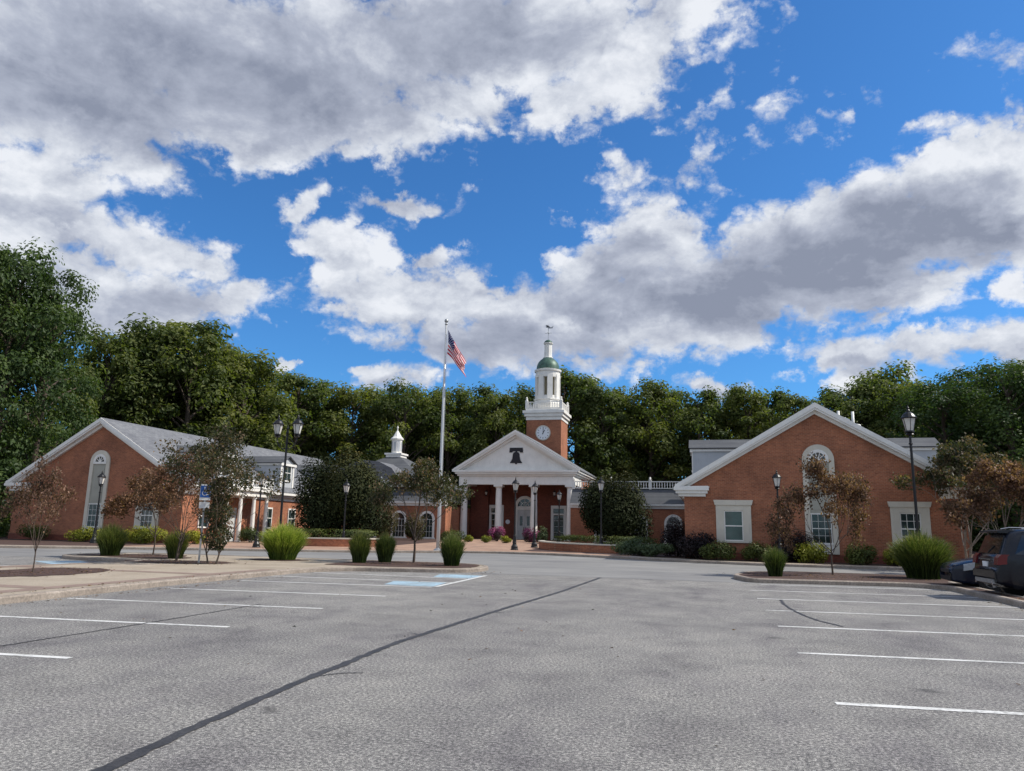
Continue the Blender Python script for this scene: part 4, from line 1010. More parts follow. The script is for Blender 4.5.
setp(sapling(35, 3.85, 'redgreen', 1, leafn=28, depth=4, trunk=.26, leafs=0.119, r0=.05, spread=.85, name='young_tree'), (-11.2,28.0,.12), 'round bronze-leaved young tree in the centre island near the flagpole', 'tree', G1, 0, (.9,.9,1.02))
setp(sapling(36, 4.2, 'redleaf', 1, leafn=21, depth=4, trunk=.24, leafs=0.112, r0=.04, spread=.9, name='young_tree'), (4.3,29.5,.12), 'open rusty young tree in the right island before the arched window', 'tree', G1, PI, (.8,.8,1))
setp(sapling(37, 6.0, 'redgreen', 2, leafn=32, depth=4, trunk=.18, leafs=0.163, r0=.06, spread=.55, bark='barkpale', name='young_tree'), (11.6,39.5,.12), 'tall rusty tree at the right corner of the right wing', 'tree', G1)
setp(sapling(38, 4.5, 'redleaf', 2, leafn=36, depth=4, trunk=.16, leafs=0.150, r0=.05, spread=.95, bark='barkpale', name='young_tree'), (12.2,35.8,.12), 'bushy rusty tree behind the parked cars at the right', 'tree', G1)
setp(sapling(39, 3.9, 'redleaf', 2, leafn=36, depth=4, trunk=.16, leafs=0.138, r0=.05, spread=.95, bark='barkpale', name='young_tree'), (14.2,33.0,.12), 'rusty tree above the roof of the parked SUV', 'tree', G1)

def grass(seed, H, rad, n, mat='grassblade', name='ornamental_grass', base=.5, w=.022, droop=.55):
    rnd = random.Random(seed); m = MB()
    for k in range(n):
        a = rnd.uniform(0,2*PI); q = rnd.random()**.55; rb_ = base*rad*q; L = H*rnd.uniform(.55,1.0)*(1.08-.22*q)
        if rnd.random() < .10: L *= rnd.uniform(1.05,1.22)
        x0, y0 = rb_*math.cos(a), rb_*math.sin(a); a2 = a+rnd.gauss(0,.35); dx, dy = math.cos(a2), math.sin(a2); tn = rnd.random()
        out = rad*(1-base)*q*rnd.uniform(.5,1.35)+rnd.uniform(0,.10)
        nx, ny = -dy, dx; ph = rnd.uniform(0,PI); wx, wy = nx*math.cos(ph)+dx*math.sin(ph), ny*math.cos(ph)+dy*math.sin(ph)
        pts = []
        for t in (0,.3,.6,.85,1):
            o = out*t**1.5; z = L*(t-.18*t**4*(1+out/rad))
            ww = w*(1-t*.8)*.5; px, py = x0+dx*o, y0+dy*o
            pts.append(((px-wx*ww,py-wy*ww,z),(px+wx*ww,py+wy*ww,z)))
        b = len(m.v)
        for p in pts: m.v += [p[0], p[1]]
        for i in range(4): m.f.append((b+2*i, b+2*i+1, b+2*i+3, b+2*i+2)); m.t.append(min(1,max(0,(.02,.22,.48,.75)[i]+tn*.5-.18)))
    return m.build(name, M[mat])
def gp(o, loc, label, g='upright ornamental grass clumps'): o.location = loc; return tag(o, label, 'ornamental grass', g)
gp(grass(41,1.6,.66,2200), (-23.2,25.5,.12), 'dark upright grass clump before the yellow hedge of the left wing')
gp(grass(42,1.4,.50,2000), (-19.9,25.2,.12), 'upright green grass clump between the rusty saplings on the left')
gp(grass(43,1.75,1.05,4200,'grassbright',w=.03,base=.45), (-16.3,26.9,.12), 'large bright lime-green grass clump on the walkway', 'broad grass clumps')
gp(grass(44,1.5,.48,2000), (-12.85,26.6,.12), 'left of the paired grass clumps in the centre island')
gp(grass(45,1.45,.46,1900), (-12.25,27.6,.12), 'right of the paired grass clumps in the centre island')
gp(grass(46,1.5,.52,2200), (-9.15,26.6,.12), 'grass clump at the rounded right end of the centre island')
gp(grass(47,1.25,.42,1200), (2.15,27.1,.12), 'small wispy grass clump at the left end of the right island')
gp(grass(48,1.95,1.12,4200,base=.45,w=.028), (7.1,28.9,.12), 'large spreading grass clump by the parked cars at the right', 'broad grass clumps')

def bush(seed, rx, ry, rz_, n, leaf, mat, name='shrub', lob=7, boxy=False, flat=.25):
    rnd = random.Random(seed); m = MB(); L = []
    for k in range(lob):
        w = 2*PI*k/lob+rnd.uniform(-.3,.3); q = rnd.uniform(.35,.72)
        L.append((rx*q*math.cos(w)*.85, ry*q*math.sin(w)*.85, rz_*rnd.uniform(.3,.72), rnd.uniform(.38,.55), rnd.random()))
    L.append((0,0,rz_*.62,.6,.5))
    for k in range(n):
        d = Vector((rnd.gauss(0,1),rnd.gauss(0,1),rnd.gauss(0,1))).normalized()
        if boxy:
            e = lambda v: math.copysign(abs(v)**.45, v)
            wob = 1+.05*math.sin(d.x*23+seed)+.04*math.sin(d.z*17)
            rr = (rnd.uniform(.80,1.03) if rnd.random() < .8 else rnd.random())*wob; p = Vector((e(d.x)*rx*rr, e(d.y)*ry*rr, rz_*.5+e(d.z)*rz_*.5*rr)); q = .5+.3*math.sin(p.x*2.1+seed)
        else:
            c = L[rnd.randrange(len(L))]; rr = (.7+.35*rnd.random() if rnd.random()<.75 else rnd.random())
            p = Vector((c[0]+d.x*rx*c[3]*rr, c[1]+d.y*ry*c[3]*rr, c[2]+d.z*rz_*c[3]*.85*rr)); q = c[4]
        if p.z < .02: p.z = rnd.uniform(.02, rz_*.3)
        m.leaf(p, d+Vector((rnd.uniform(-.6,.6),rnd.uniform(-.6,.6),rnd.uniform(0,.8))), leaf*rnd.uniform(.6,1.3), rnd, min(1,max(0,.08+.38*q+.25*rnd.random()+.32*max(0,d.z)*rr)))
    # woody stems at the heart
    root = bpy.data.objects.new(name, None); C.objects.link(root)
    m.build('foliage', M[mat], root)
    t = MB()
    for k in range(6):
        w = 2*PI*k/6; t.tube([(0.05*math.cos(w),.05*math.sin(w),-.05),(rx*.35*math.cos(w),ry*.35*math.sin(w),rz_*.6)], [.03,.01], 4)
    t.build('stem', M['bark'], root); return root
def bp(o, x, y, label, cat='shrub', group=None, rz_=0): return setp(o, (x, y, gz(y)+.12), label, cat, group, rz_)
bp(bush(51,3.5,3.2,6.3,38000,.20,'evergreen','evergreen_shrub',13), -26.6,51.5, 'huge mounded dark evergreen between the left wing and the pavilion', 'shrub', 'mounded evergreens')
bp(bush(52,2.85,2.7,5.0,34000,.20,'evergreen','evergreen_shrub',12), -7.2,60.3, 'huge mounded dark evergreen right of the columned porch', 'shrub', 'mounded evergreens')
bp(bush(53,1.5,.9,.95,3200,.10,'yellowhedge'), -39.0,40.6, 'golden hedge shrub below the arched window of the left wing', 'shrub', 'golden shrubs')
bp(bush(54,2.0,.9,1.1,4200,.10,'yellowhedge'), -34.3,40.4, 'broad golden hedge shrub right of the dark upright grass clump', 'shrub', 'golden shrubs')
bp(bush(55,.9,.7,.9,1800,.10,'yellowhedge'), -31.6,41.6, 'golden shrub at the left wing corner, behind the saplings', 'shrub', 'golden shrubs')
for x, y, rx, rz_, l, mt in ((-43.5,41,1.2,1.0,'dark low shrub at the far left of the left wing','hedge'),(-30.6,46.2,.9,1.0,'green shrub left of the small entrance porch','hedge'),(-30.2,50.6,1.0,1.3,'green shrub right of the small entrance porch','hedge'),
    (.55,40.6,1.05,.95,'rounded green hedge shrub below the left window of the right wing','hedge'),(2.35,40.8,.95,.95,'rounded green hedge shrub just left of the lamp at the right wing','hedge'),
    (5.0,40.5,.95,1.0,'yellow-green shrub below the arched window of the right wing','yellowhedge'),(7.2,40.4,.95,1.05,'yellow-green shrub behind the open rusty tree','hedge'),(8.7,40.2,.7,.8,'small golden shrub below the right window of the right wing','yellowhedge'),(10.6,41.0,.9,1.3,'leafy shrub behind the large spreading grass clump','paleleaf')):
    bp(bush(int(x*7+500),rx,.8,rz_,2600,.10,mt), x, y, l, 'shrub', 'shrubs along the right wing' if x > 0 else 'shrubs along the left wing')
bp(bush(61,1.0,1.0,2.0,3600,.13,'burgundy','burgundy_shrub',6), -1.75,43.6, 'round burgundy shrub in front of the round-headed link window', 'shrub', 'burgundy shrubs')
bp(bush(62,1.35,.8,1.35,3600,.12,'burgundy','burgundy_shrub',6), -.55,41.3, 'low wide burgundy shrub at the left corner of the right wing', 'shrub', 'burgundy shrubs')
bp(bush(63,1.2,.8,1.45,3600,.12,'burgundy','burgundy_shrub',6), 4.15,41.2, 'burgundy shrub behind the lamp in front of the right wing', 'shrub', 'burgundy shrubs')
bp(bush(64,3.6,.8,.95,7000,.10,'hedge','clipped_hedge',boxy=True), -6.4,48.6, 'clipped green hedge behind the right seat wall', 'hedge', 'clipped hedges', R(-18))
bp(bush(65,3.2,.8,1.05,6500,.10,'hedge','clipped_hedge',boxy=True), -24.6,46.6, 'clipped green hedge behind the left seat wall', 'hedge', 'clipped hedges')
bp(bush(66,1.3,.9,.85,2600,.12,'paleleaf','perennial_clump',6), -4.2,43.6, 'pale grey-green perennials at the right end of the seat wall', 'plant', 'pale perennials')
bp(bush(67,1.2,.8,.7,2400,.12,'paleleaf','perennial_clump',6), -2.9,42.4, 'pale green perennials between the seat wall and the burgundy shrub', 'plant', 'pale perennials')
bp(bush(68,1.2,.8,.9,2200,.12,'hedge','perennial_clump',6), -20.3,58.5, 'green perennials at the foot of the leftmost porch column', 'plant', 'porch perennials')
for x, y, r_, h, l in ((-17.2,61.5,.85,1.15,'mound of magenta flowers left of the arched doorway'),(-14.2,61.5,1.05,1.1,'larger mound of magenta flowers right of the arched doorway')):
    bp(bush(int(-x*10),r_,.8,h,3200,.11,'flower','flowering_plant',6), x, y, l, 'flowers', 'magenta flowers')
for x, y, l in ((-18.6,58,'small yellow-green plant left of the magenta flowers'),(-17.0,57.4,'small yellow-green plant in front of the left magenta flowers'),(-15.4,57.6,'small yellow-green plant under the nearest porch lamp')):
    bp(bush(int(-x*31),.5,.45,.55,900,.09,'yellowhedge','small_plant',5), x, y, l, 'plant', 'small porch plants')
bp(bush(70,.6,.55,1.3,1600,.11,'paleleaf','potted_plant',5), -12.6,58.2, 'pale upright plant at the end of the right hedge by the porch', 'plant')

bp(bush(81,1.6,1.1,2.9,5200,.13,'redgreen','tall_shrub',7), -26.9,59.8, 'tall bronze-green shrub against the arched windows, beside the left mounded evergreen', 'shrub', 'tall bronze shrubs')
bp(bush(82,1.2,1.0,2.3,4200,.13,'redgreen','tall_shrub',7), -23.9,59.4, 'tall bronze-green shrub against the link wall, nearer the columned porch', 'shrub', 'tall bronze shrubs')
# fallen leaves on the beds, along the kerbs and a few on the paving
rl_ = random.Random(90); m = MB()
for (cx, cy, sx, sy, n, z) in ((-17.2,16.6,1.6,2.2,260,.14),(-17.9,23,2.2,1.4,300,.14),(-22,26.5,2.2,1.2,220,.14),(-11,26.8,2.4,1.6,380,.14),(4.2,28.0,3.0,1.6,420,.13),(11,29.4,3,1.3,150,.13),(7.1,18,.25,8,180,.13),(-12.7,14,.3,8,90,.14),(6.55,15,.16,9,160,.012),(-11.95,14,.12,7,110,.012),(-7.5,25.2,.6,.8,30,.012),(-4,13,6,9,60,.010)):
    for k in range(n):
        m.leaf((cx+rl_.gauss(0,sx*.5), cy+rl_.gauss(0,sy*.5), z+rl_.random()*.008), (rl_.uniform(-.3,.3),rl_.uniform(-.3,.3),1), rl_.uniform(.03,.085), rl_, rl_.random())
tag(m.build('leaf_litter', M['redleaf']), 'scattered fallen brown leaves on the beds and along the kerbs', 'leaves', kind='stuff')

# ------------------------------------------------------------------ cars
def carbody(L, W, top, bot, mat, root, wf, taper, beltz, roofw, name='body'):
    """lofted body: top/bot = (x,z) profiles; half width by height via beltz, roofw"""
    def itp(pr, x):
        if x <= pr[0][0]: return pr[0][1]
        for (a, b), (c, d) in zip(pr, pr[1:]):
            if x <= c: return b+(d-b)*(x-a)/(c-a) if c > a else d
        return pr[-1][1]
    def hw(x, z):
        base = W/2*itp(taper, x)
        if z <= beltz: return base*(1-.05*((beltz-.25-z)/.6)**2 if z < beltz-.25 else 1)
        return base*(1-(1-roofw)*((z-beltz)/(1.72-beltz))**1.15)
    xs = sorted(set([p[0] for p in top]+[p[0] for p in taper]+[L*k/44 for k in range(45)]))
    m = MB(); K = 12; n = 2*K+3
    for x in xs:
        zt = itp(top, x); zb = itp(bot, x); ring = []
        for k in range(K+1):
            f = k/K; z = zb+(zt-zb)*f; y = hw(x, z)
            if f > .9: y *= 1-.9*(f-.9)
            if k == 0: y *= .93
            ring.append((x, y, z))
        full = ring + [(x, 0, zt+.025)] + [(a, -b, c) for a, b, c in reversed(ring)]
        m.v += full
    n = 2*K+3
    for i in range(len(xs)-1):
        for k in range(n-1): m.f.append((i*n+k, i*n+k+1, (i+1)*n+k+1, (i+1)*n+k)); m.t.append(.5)
        m.f.append((i*n+n-1, i*n, (i+1)*n, (i+1)*n+n-1)); m.t.append(.5)
    m.f.append(tuple(range(n))); m.f.append(tuple((len(xs)-1)*n+k for k in reversed(range(n)))); m.t += [.5,.5]
    b = m.build(name, mat, root, smooth=True)
    return b, hw
def wheel(root, x, y, r, s):
    w = MB(); X = Matrix.Translation((x,y,r))@Matrix.Rotation(R(-90)*s,4,'X')
    w.lathe([(r*.62,-.11),(r*.93,-.115),(r,-.09),(r,.09),(r*.93,.115),(r*.62,.11)], (0,0,0), 28)
    wh = w.build('wheel', M['rubber'], root, xf=X)
    m = MB(); m.lathe([(r*.66,.10),(r*.63,.122),(r*.58,.118),(r*.55,.09)], (0,0,0), 28, cap=False); m.lathe([(.001,.125),(r*.16,.122),(r*.18,.10)], (0,0,0), 14)
    for k in range(5):
        a = 2*PI*k/5; Y = Matrix.Rotation(a,4,'Z'); b = MB(); b.box(r*.12,r*.6,-.035,.035,.085,.112); q = len(m.v); m.v += [tuple(Y@Vector(p)) for p in b.v]; m.f += [tuple(q+i for i in f) for f in b.f]; m.t += b.t
    m.build('rim', M['chrome'], wh, xf=X)
def sideglass(root, pts, hw, mat, s, nm='side_window'):
    m = MB(); P = [(x, s*(hw(x, z)+.012), z) for x, z in pts]; Q = [(x, s*(hw(x, z)-.03), z) for x, z in pts]
    n = len(P); m.v += P+Q; m.f.append(tuple(range(n)) if s < 0 else tuple(reversed(range(n)))); m.t.append(.5)
    for i in range(n): j = (i+1) % n; m.f.append((i, j, n+j, n+i)); m.t.append(.5)
    m.build(nm, mat, root)
def arch(root, x, r, W, s):
    m = MB(); pts = arcpts(x, r*.98, r*1.13, R(-8), R(188), 18)
    m.prism(pts, 'y', s*(W/2-.02), s*(W/2+.006)); m.build('wheel_arch', M['carplastic'], root)

def suv(loc, rot, label):
    root = empty('parked_suv', loc, label, 'car', None, rot); L, W = 4.75, 1.90
    top = [(0,.72),(.04,.80),(.08,1.02),(.14,1.10),(.34,1.58),(.44,1.69),(.7,1.725),(1.2,1.745),(2.2,1.73),(2.9,1.66),(3.25,1.50),(3.75,1.16),(4.0,1.10),(4.5,.98),(4.68,.85),(4.75,.62)]
    bot = [(0,.42),(.3,.32),(.5,.26),(4.2,.26),(4.6,.3),(4.75,.42)]
    tp = [(0,.86),(.08,.93),(.3,.985),(.6,1),(4.0,1),(4.4,.95),(4.65,.84),(4.75,.74)]
    b, hw = carbody(L, W, top, bot, M['carnavy'], root, None, tp, 1.05, .77)
    m = MB(); m.prism([(.17,1.655),(.50,1.64),(.60,1.72),(.40,1.735),(.17,1.70)], 'y', -.66, .66); m.build('roof_spoiler', M['carnavy'], root)
    # rear glass on the slope
    m = MB(); a = (.14,1.13); c = (.325,1.57)
    for y0, y1 in ((-.70,.70),):
        nx, nz = -.014, .012
        P = [(a[0]+nx,y0*1.06,a[1]+nz),(a[0]+nx,y1*1.06,a[1]+nz),(c[0]+nx,y1*.92,c[1]+nz),(c[0]+nx,y0*.92,c[1]+nz)]
        Q = [(x+.03,y,z-.02) for x,y,z in P]; m.v += P+Q; m.f += [(0,3,2,1),(0,1,5,4),(1,2,6,5),(2,3,7,6),(3,0,4,7)]; m.t += [.5]*5
    m.build('rear_window', M['carglass'], root)
    m = MB(); m.tube([(.125,.0,1.16),(.19,-.28,1.33)], .012, 5); m.build('rear_wiper', M['carplastic'], root)
    for s in (-1, 1):
        t = MB(); yy = s*hw(.2,1.0)
        t.prism([(.015,.86),(.33,.90),(.40,1.02),(.30,1.12),(.12,1.12),(.045,1.04)], 'y', s*(abs(yy)-.26), s*(abs(yy)+.008)); t.build('tail_light', M['redlens'], root)
        t = MB(); t.box(-.022,.05,s*.62,s*.76,.56,.62); t.build('reflector', M['redlens'], root)
        sideglass(root, [(.42,1.13),(1.30,1.12),(1.30,1.60),(.66,1.60)], hw, M['carglass'], s, 'quarter_window')
        sideglass(root, [(1.38,1.11),(2.20,1.10),(2.20,1.61),(1.38,1.61)], hw, M['carglass'], s)
        sideglass(root, [(2.27,1.10),(3.42,1.08),(3.30,1.25),(2.86,1.55),(2.27,1.605)], hw, M['carglass'], s)
        for x in (.95, 3.75): arch(root, x, .36, W, s); wheel(root, x, s*(W/2-.10), .36, s)
        r = MB(); r.tube([(.7,s*.70,1.76),(.9,s*.70,1.80),(2.5,s*.70,1.79),(2.75,s*.70,1.74)], .018, 6); r.build('roof_rail', M['chrome'], root)
        q = MB(); q.box(3.05,3.22,s*(W/2-.04),s*(W/2+.17),1.06,1.20); q.build('door_mirror', M['carnavy'], root)
        q = MB(); q.box(1.55,1.72,s*(W/2-.01),s*(W/2+.03),.98,1.01); q.box(2.5,2.67,s*(W/2-.01),s*(W/2+.03),.97,1.0); q.build('door_handle', M['carnavy'], root)
        h = MB(); h.prism([(4.35,.72),(4.66,.72),(4.62,.88),(4.2,.95)], 'y', s*.52, s*(hw(4.4,.8)+.01)); h.build('headlight', M['headlens'], root)
        e = MB(); e.tube([(-.04,s*.60,.40),(.15,s*.60,.40)], .045, 10); e.build('exhaust_pipe', M['chrome'], root)
    m = MB(); m.box(-.03,.30,-.80,.80,.54,.70); m.box(-.035,.2,-.72,.72,.66,.72); m.build('rear_bumper', M['carnavy'], root)
    m = MB(); m.prism([(-.03,.40),(.2,.34),(.2,.50),(-.035,.50)], 'y', -.66, .66); m.build('bumper_skid_plate', M['metal'], root)
    m = MB(); m.box(.022,.07,-.17,.17,.80,.93); m.build('licence_plate', M['signwhite'], root)
    m = MB(); m.box(.02,.09,-.42,.42,.975,1.0); m.build('tailgate_trim', M['chrome'], root)
    m = MB(); A = (3.28,1.50); B_ = (3.74,1.17); P = [(A[0]+.02,-.66,A[1]+.012),(A[0]+.02,.66,A[1]+.012),(B_[0]+.02,.76,B_[1]+.015),(B_[0]+.02,-.76,B_[1]+.015)]; m.quadv(P); m.build('windscreen', M['carglass'], root)
    m = MB(); m.box(4.62,4.762,-.5,.5,.5,.78); m.build('grille', M['carplastic'], root)
    return root
def sedan(loc, rot, label):
    root = empty('parked_saloon', loc, label, 'car', None, rot); L, W = 4.6, 1.80
    top = [(0,.52),(.03,.64),(.12,.73),(.5,.83),(1.05,.93),(1.25,.98),(1.9,1.34),(2.3,1.42),(3.0,1.42),(3.5,1.30),(4.0,1.06),(4.4,1.02),(4.55,.95),(4.6,.65)]
    bot = [(0,.28),(.3,.20),(4.2,.22),(4.6,.34)]
    tp = [(0,.62),(.08,.74),(.25,.88),(.6,.97),(1.0,1),(4.0,1),(4.4,.93),(4.6,.82)]
    b, hw = carbody(L, W, top, bot, M['carblue'], root, None, tp, .95, .70)
    for s in (-1, 1):
        m = MB(); P = []
        ys = lambda x: hw(x,.66)
        m.prism([(.10,.565),(.62,.66),(.78,.775),(.50,.80),(.12,.70)], 'y', s*(.46), s*.60)
        m.prism([(.20,.60),(.62,.665),(.80,.775),(.55,.81),(.24,.745)], 'y', s*.60, s*.735); m.prism([(.26,.58),(.70,.65),(.92,.80),(.6,.83),(.28,.755)], 'y', s*.735, s*.872)
        m.build('headlight', M['headlens'], root)
        for x in (.92, 3.65): arch(root, x, .33, W, s); wheel(root, x, s*(W/2-.10), .33, s)
        sideglass(root, [(1.55,1.0),(2.3,1.0),(2.3,1.34),(1.98,1.32)], hw, M['carglass'], s); sideglass(root, [(2.36,1.0),(3.5,1.02),(3.3,1.28),(2.36,1.34)], hw, M['carglass'], s)
        q = MB(); q.box(1.52,1.68,s*(W/2-.04),s*(W/2+.15),.95,1.07); q.build('door_mirror', M['carblue'], root)
        t = MB(); t.prism([(4.3,.75),(4.6,.75),(4.56,.92),(4.3,.95)], 'y', s*.5, s*.8); t.build('tail_light', M['redlens'], root)
    m = MB(); m.box(-.012,.1,-.40,.40,.50,.60); m.box(-.005,.1,-.45,.45,.28,.40); m.build('grille', M['carplastic'], root)
    m = MB(); m.quadv([(1.30,-.68,1.02),(1.30,.68,1.02),(1.88,.58,1.345),(1.88,-.58,1.345)]); m.build('windscreen', M['carglass'], root)
    return root
suv((6.92, 22.3, 0), 0, 'dark navy SUV with red tail lights parked behind the kerb at the right edge')
sedan((6.85, 25.45, 0), 0, 'dark blue saloon with its nose to the kerb, mostly hidden behind the SUV')
# ------------------------------------------------------------------ light and sky
SE = R(46); SA = R(13)     # elevation; angle from +X towards +Y
sd = Vector((math.cos(SE)*math.cos(SA), math.cos(SE)*math.sin(SA), math.sin(SE)))
sl = bpy.data.lights.new('sun', 'SUN'); sl.energy = 5.0; sl.angle = R(.53); sl.color = (1, .94, .84)
so = bpy.data.objects.new('sun', sl); C.objects.link(so); so.rotation_euler = (-sd).to_track_quat('-Z', 'Y').to_euler()
W = bpy.data.worlds.new('World'); S.world = W; W.use_nodes = True; nt = W.node_tree
for n in list(nt.nodes): nt.nodes.remove(n)
out = nt.nodes.new('ShaderNodeOutputWorld'); bg = nt.nodes.new('ShaderNodeBackground'); nt.links.new(bg.outputs[0], out.inputs[0])
sky = nt.nodes.new('ShaderNodeTexSky'); sky.sky_type = 'NISHITA'; sky.sun_disc = False; sky.sun_elevation = SE; sky.sun_rotation = math.atan2(sd.x, sd.y)
sky.air_density = 1.0; sky.dust_density = .6; sky.ozone_density = 2.5
tc = nt.nodes.new('ShaderNodeTexCoord'); dirv = tc.outputs['Generated']
sp = nt.nodes.new('ShaderNodeSeparateXYZ'); nt.links.new(dirv, sp.inputs[0])
az = math_(nt, 'ARCTAN2', sp.outputs[0], sp.outputs[1]); el = math_(nt, 'ARCSINE', sp.outputs[2])
# a little noise bends the cloud outlines
wn = nt.nodes.new('ShaderNodeTexNoise'); wn.inputs['Scale'].default_value = 10; wn.inputs['Detail'].default_value = 7; wn.inputs['Roughness'].default_value = .62; nt.links.new(dirv, wn.inputs['Vector'])
ws = nt.nodes.new('ShaderNodeSeparateColor'); nt.links.new(wn.outputs['Color'], ws.inputs[0])
azw = math_(nt, 'MULTIPLY_ADD', math_(nt, 'SUBTRACT', ws.outputs[0], .5), .13, az); elw = math_(nt, 'MULTIPLY_ADD', math_(nt, 'SUBTRACT', ws.outputs[1], .5), .08, el)
P = nt.nodes.new('ShaderNodeCombineXYZ'); nt.links.new(azw, P.inputs[0]); nt.links.new(elw, P.inputs[1]); P.inputs[2].default_value = 1; P = P.outputs[0]
def r2(b):
    o = []
    for k in (0, 3):
        d = nt.nodes.new('ShaderNodeVectorMath'); d.operation = 'DOT_PRODUCT'; nt.links.new(P, d.inputs[0]); d.inputs[1].default_value = b[k:k+3]; o.append(d.outputs['Value'])
    return math_(nt, 'MULTIPLY_ADD', o[0], o[0], math_(nt, 'MULTIPLY', o[1], o[1]))
CLOUDS = [ (2.547, 0.359, 1.744, 2.1, -7.853, 5.969),
(3.736, 0.192, 2.971, 2.264, -12.31, 7.583),
(3.1, 0.288, 1.482, 1.374, -9.411, 6.205),
(6.614, -0.807, 3.805, -0.336, -16.913, 8.545),
(3.47, 0.537, 0.656, 1.116, -11.97, 7.805),
(8.178, -3.278, 4.619, -5.386, -23.201, 11.023),
(11.242, 3.143, 3.193, 4.896, -20.359, 12.534),
(9.562, 2.223, 0.623, 3.08, -23.998, 13.986),
(7.462, 2.484, -0.698, 2.152, -14.383, 8.869),
(11.563, -0.404, 0.471, -2.411, -23.596, 15.255),
(6.581, -0.572, 4.412, 0.476, -28.445, 13.78),
(5.11, 0.805, 4.287, 3.569, -10.723, 8.285),
(20.134, -6.659, 12.922, -11.286, -56.763, 21.99),
(11.131, 1.543, 9.097, 7.245, -28.263, 16.581),
(8.989, 0.027, 7.48, 1.503, -22.236, 8.664),
(9.131, -1.302, 6.894, -3.055, -27.41, 6.427),
(6.066, 0.748, 4.74, 3.095, -17.244, 7.046),
(7.904, 0.83, 5.352, 3.323, -23.368, 8.468),
(21.366, 9.993, 10.383, 18.323, -36.018, 21.387),
(16.839, 8.417, 5.966, 23.903, -49.173, 33.319),
(14.914, -2.991, 8.87, -3.923, -27.749, 8.143),
(18.476, 1.229, 8.43, 2.829, -31.053, 12.014),
(14.114, 1.93, 5.139, 8.736, -60.639, 29.367),
(9.243, -0.775, 4.46, -1.14, -20.13, 5.697),
(5.994, 0.235, 2.004, 0.697, -15.698, 4.885),
(17.414, 4.143, 5.097, 11.984, -53.514, 23.287),
(5.523, 0.077, 1.193, 0.133, -13.623, 3.833),
(6.621, -0.054, 0.739, -0.292, -12.674, 3.834),
(11.746, -0.219, 0.79, -0.977, -19.6, 7.41),
(9.703, 3.717, 0.044, 6.613, -20.584, 8.004),
(6.329, -0.188, 0.066, -0.759, -14.091, 4.239),
(10.639, 1.339, -1.614, 1.336, -21.309, 7.836),
(5.469, 0.169, -0.75, -0.19, -13.08, 4.325),
(8.73, 1.14, -2.316, 0.948, -16.977, 6.412),
(8.7, 1.338, -3.22, 1.211, -18.624, 7.422),
(7.489, -0.085, -2.292, -1.477, -17.083, 6.443),
(13.223, -1.437, -4.641, -3.15, -13.347, 6.27),
(9.858, -0.719, -1.946, -2.785, -22.023, 7.352),
(7.241, 0.237, 2.233, 1.145, -33.907, 8.622),
(34.997, -3.44, -11.739, -7.428, -45.037, 15.277),
(5.152, 0.54, -1.096, 0.648, -12.523, 4.238),
(5.024, -0.136, 0.115, -0.688, -13.343, 4.1),
(6.709, 0.518, -2.073, 0.079, -12.521, 4.646),
(5.142, 0.044, 0.976, 0.036, -15.006, 4.2),
(12.484, -1.217, -3.825, -3.527, -17.985, 7.498),
(14.966, 0.794, 6.219, 2.333, -44.251, 9.608),
(30.378, 1.865, 13.904, 4.75, -75.811, 17.4),
(17.851, -0.59, -0.261, -1.626, -48.197, 9.492),
(14.145, 0.027, -2.544, -0.011, -37.125, 8.002),
(13.666, 0.194, -3.696, 0.675, -35.548, 7.55),
(17.48, -1.634, -5.718, -3.789, -31.79, 8.135),
(17.972, -1.195, -3.374, -3.545, -54.865, 10.644),
(56.73, 4.479, 31.1, 9.558, -110.828, 28.818) ]
WISPS = [ (8.591, -2.297, 0.34, -4.921, -16.435, 9.055),
(9.865, 5.877, -3.724, 4.545, -13.029, 6.986),
(9.293, 5.736, -4.109, 6.291, -20.611, 12.198),
(13.935, -3.409, 1.874, -7.755, -31.987, 16.413),
(13.978, 4.116, -5.025, 3.856, -29.183, 14.339),
(20.782, 1.616, -6.905, -3.166, -57.644, 28.417),
(14.519, 7.48, -1.981, 9.473, -26.371, 13.351),
(9.671, 2.536, -1.14, 3.043, -20.023, 9.261),
(17.408, 23.094, -5.778, 38.318, -35.306, 21.749),
(11.297, 4.38, -0.324, 7.425, -24.464, 10.449),
(21.049, -6.062, -5.091, -10.416, -22.792, 14.035),
(11.373, -0.216, 1.009, -1.321, -18.408, 11.532),
(9.054, -0.188, 0.554, -1.554, -26.581, 11.046),
(9.15, 0.936, 5.771, 6.54, -40.944, 18.588),
(11.158, 5.663, 3.833, 12.057, -24.791, 17.273),
(7.422, 1.018, 2.699, 3.353, -23.227, 11.34),
(7.573, 0.304, 5.766, 6.036, -44.008, 22.428),
(4.244, 0.526, 0.675, 2.045, -27.573, 14.86),
(16.089, -1.845, -4.806, -9.28, -32.547, 20.339) ]
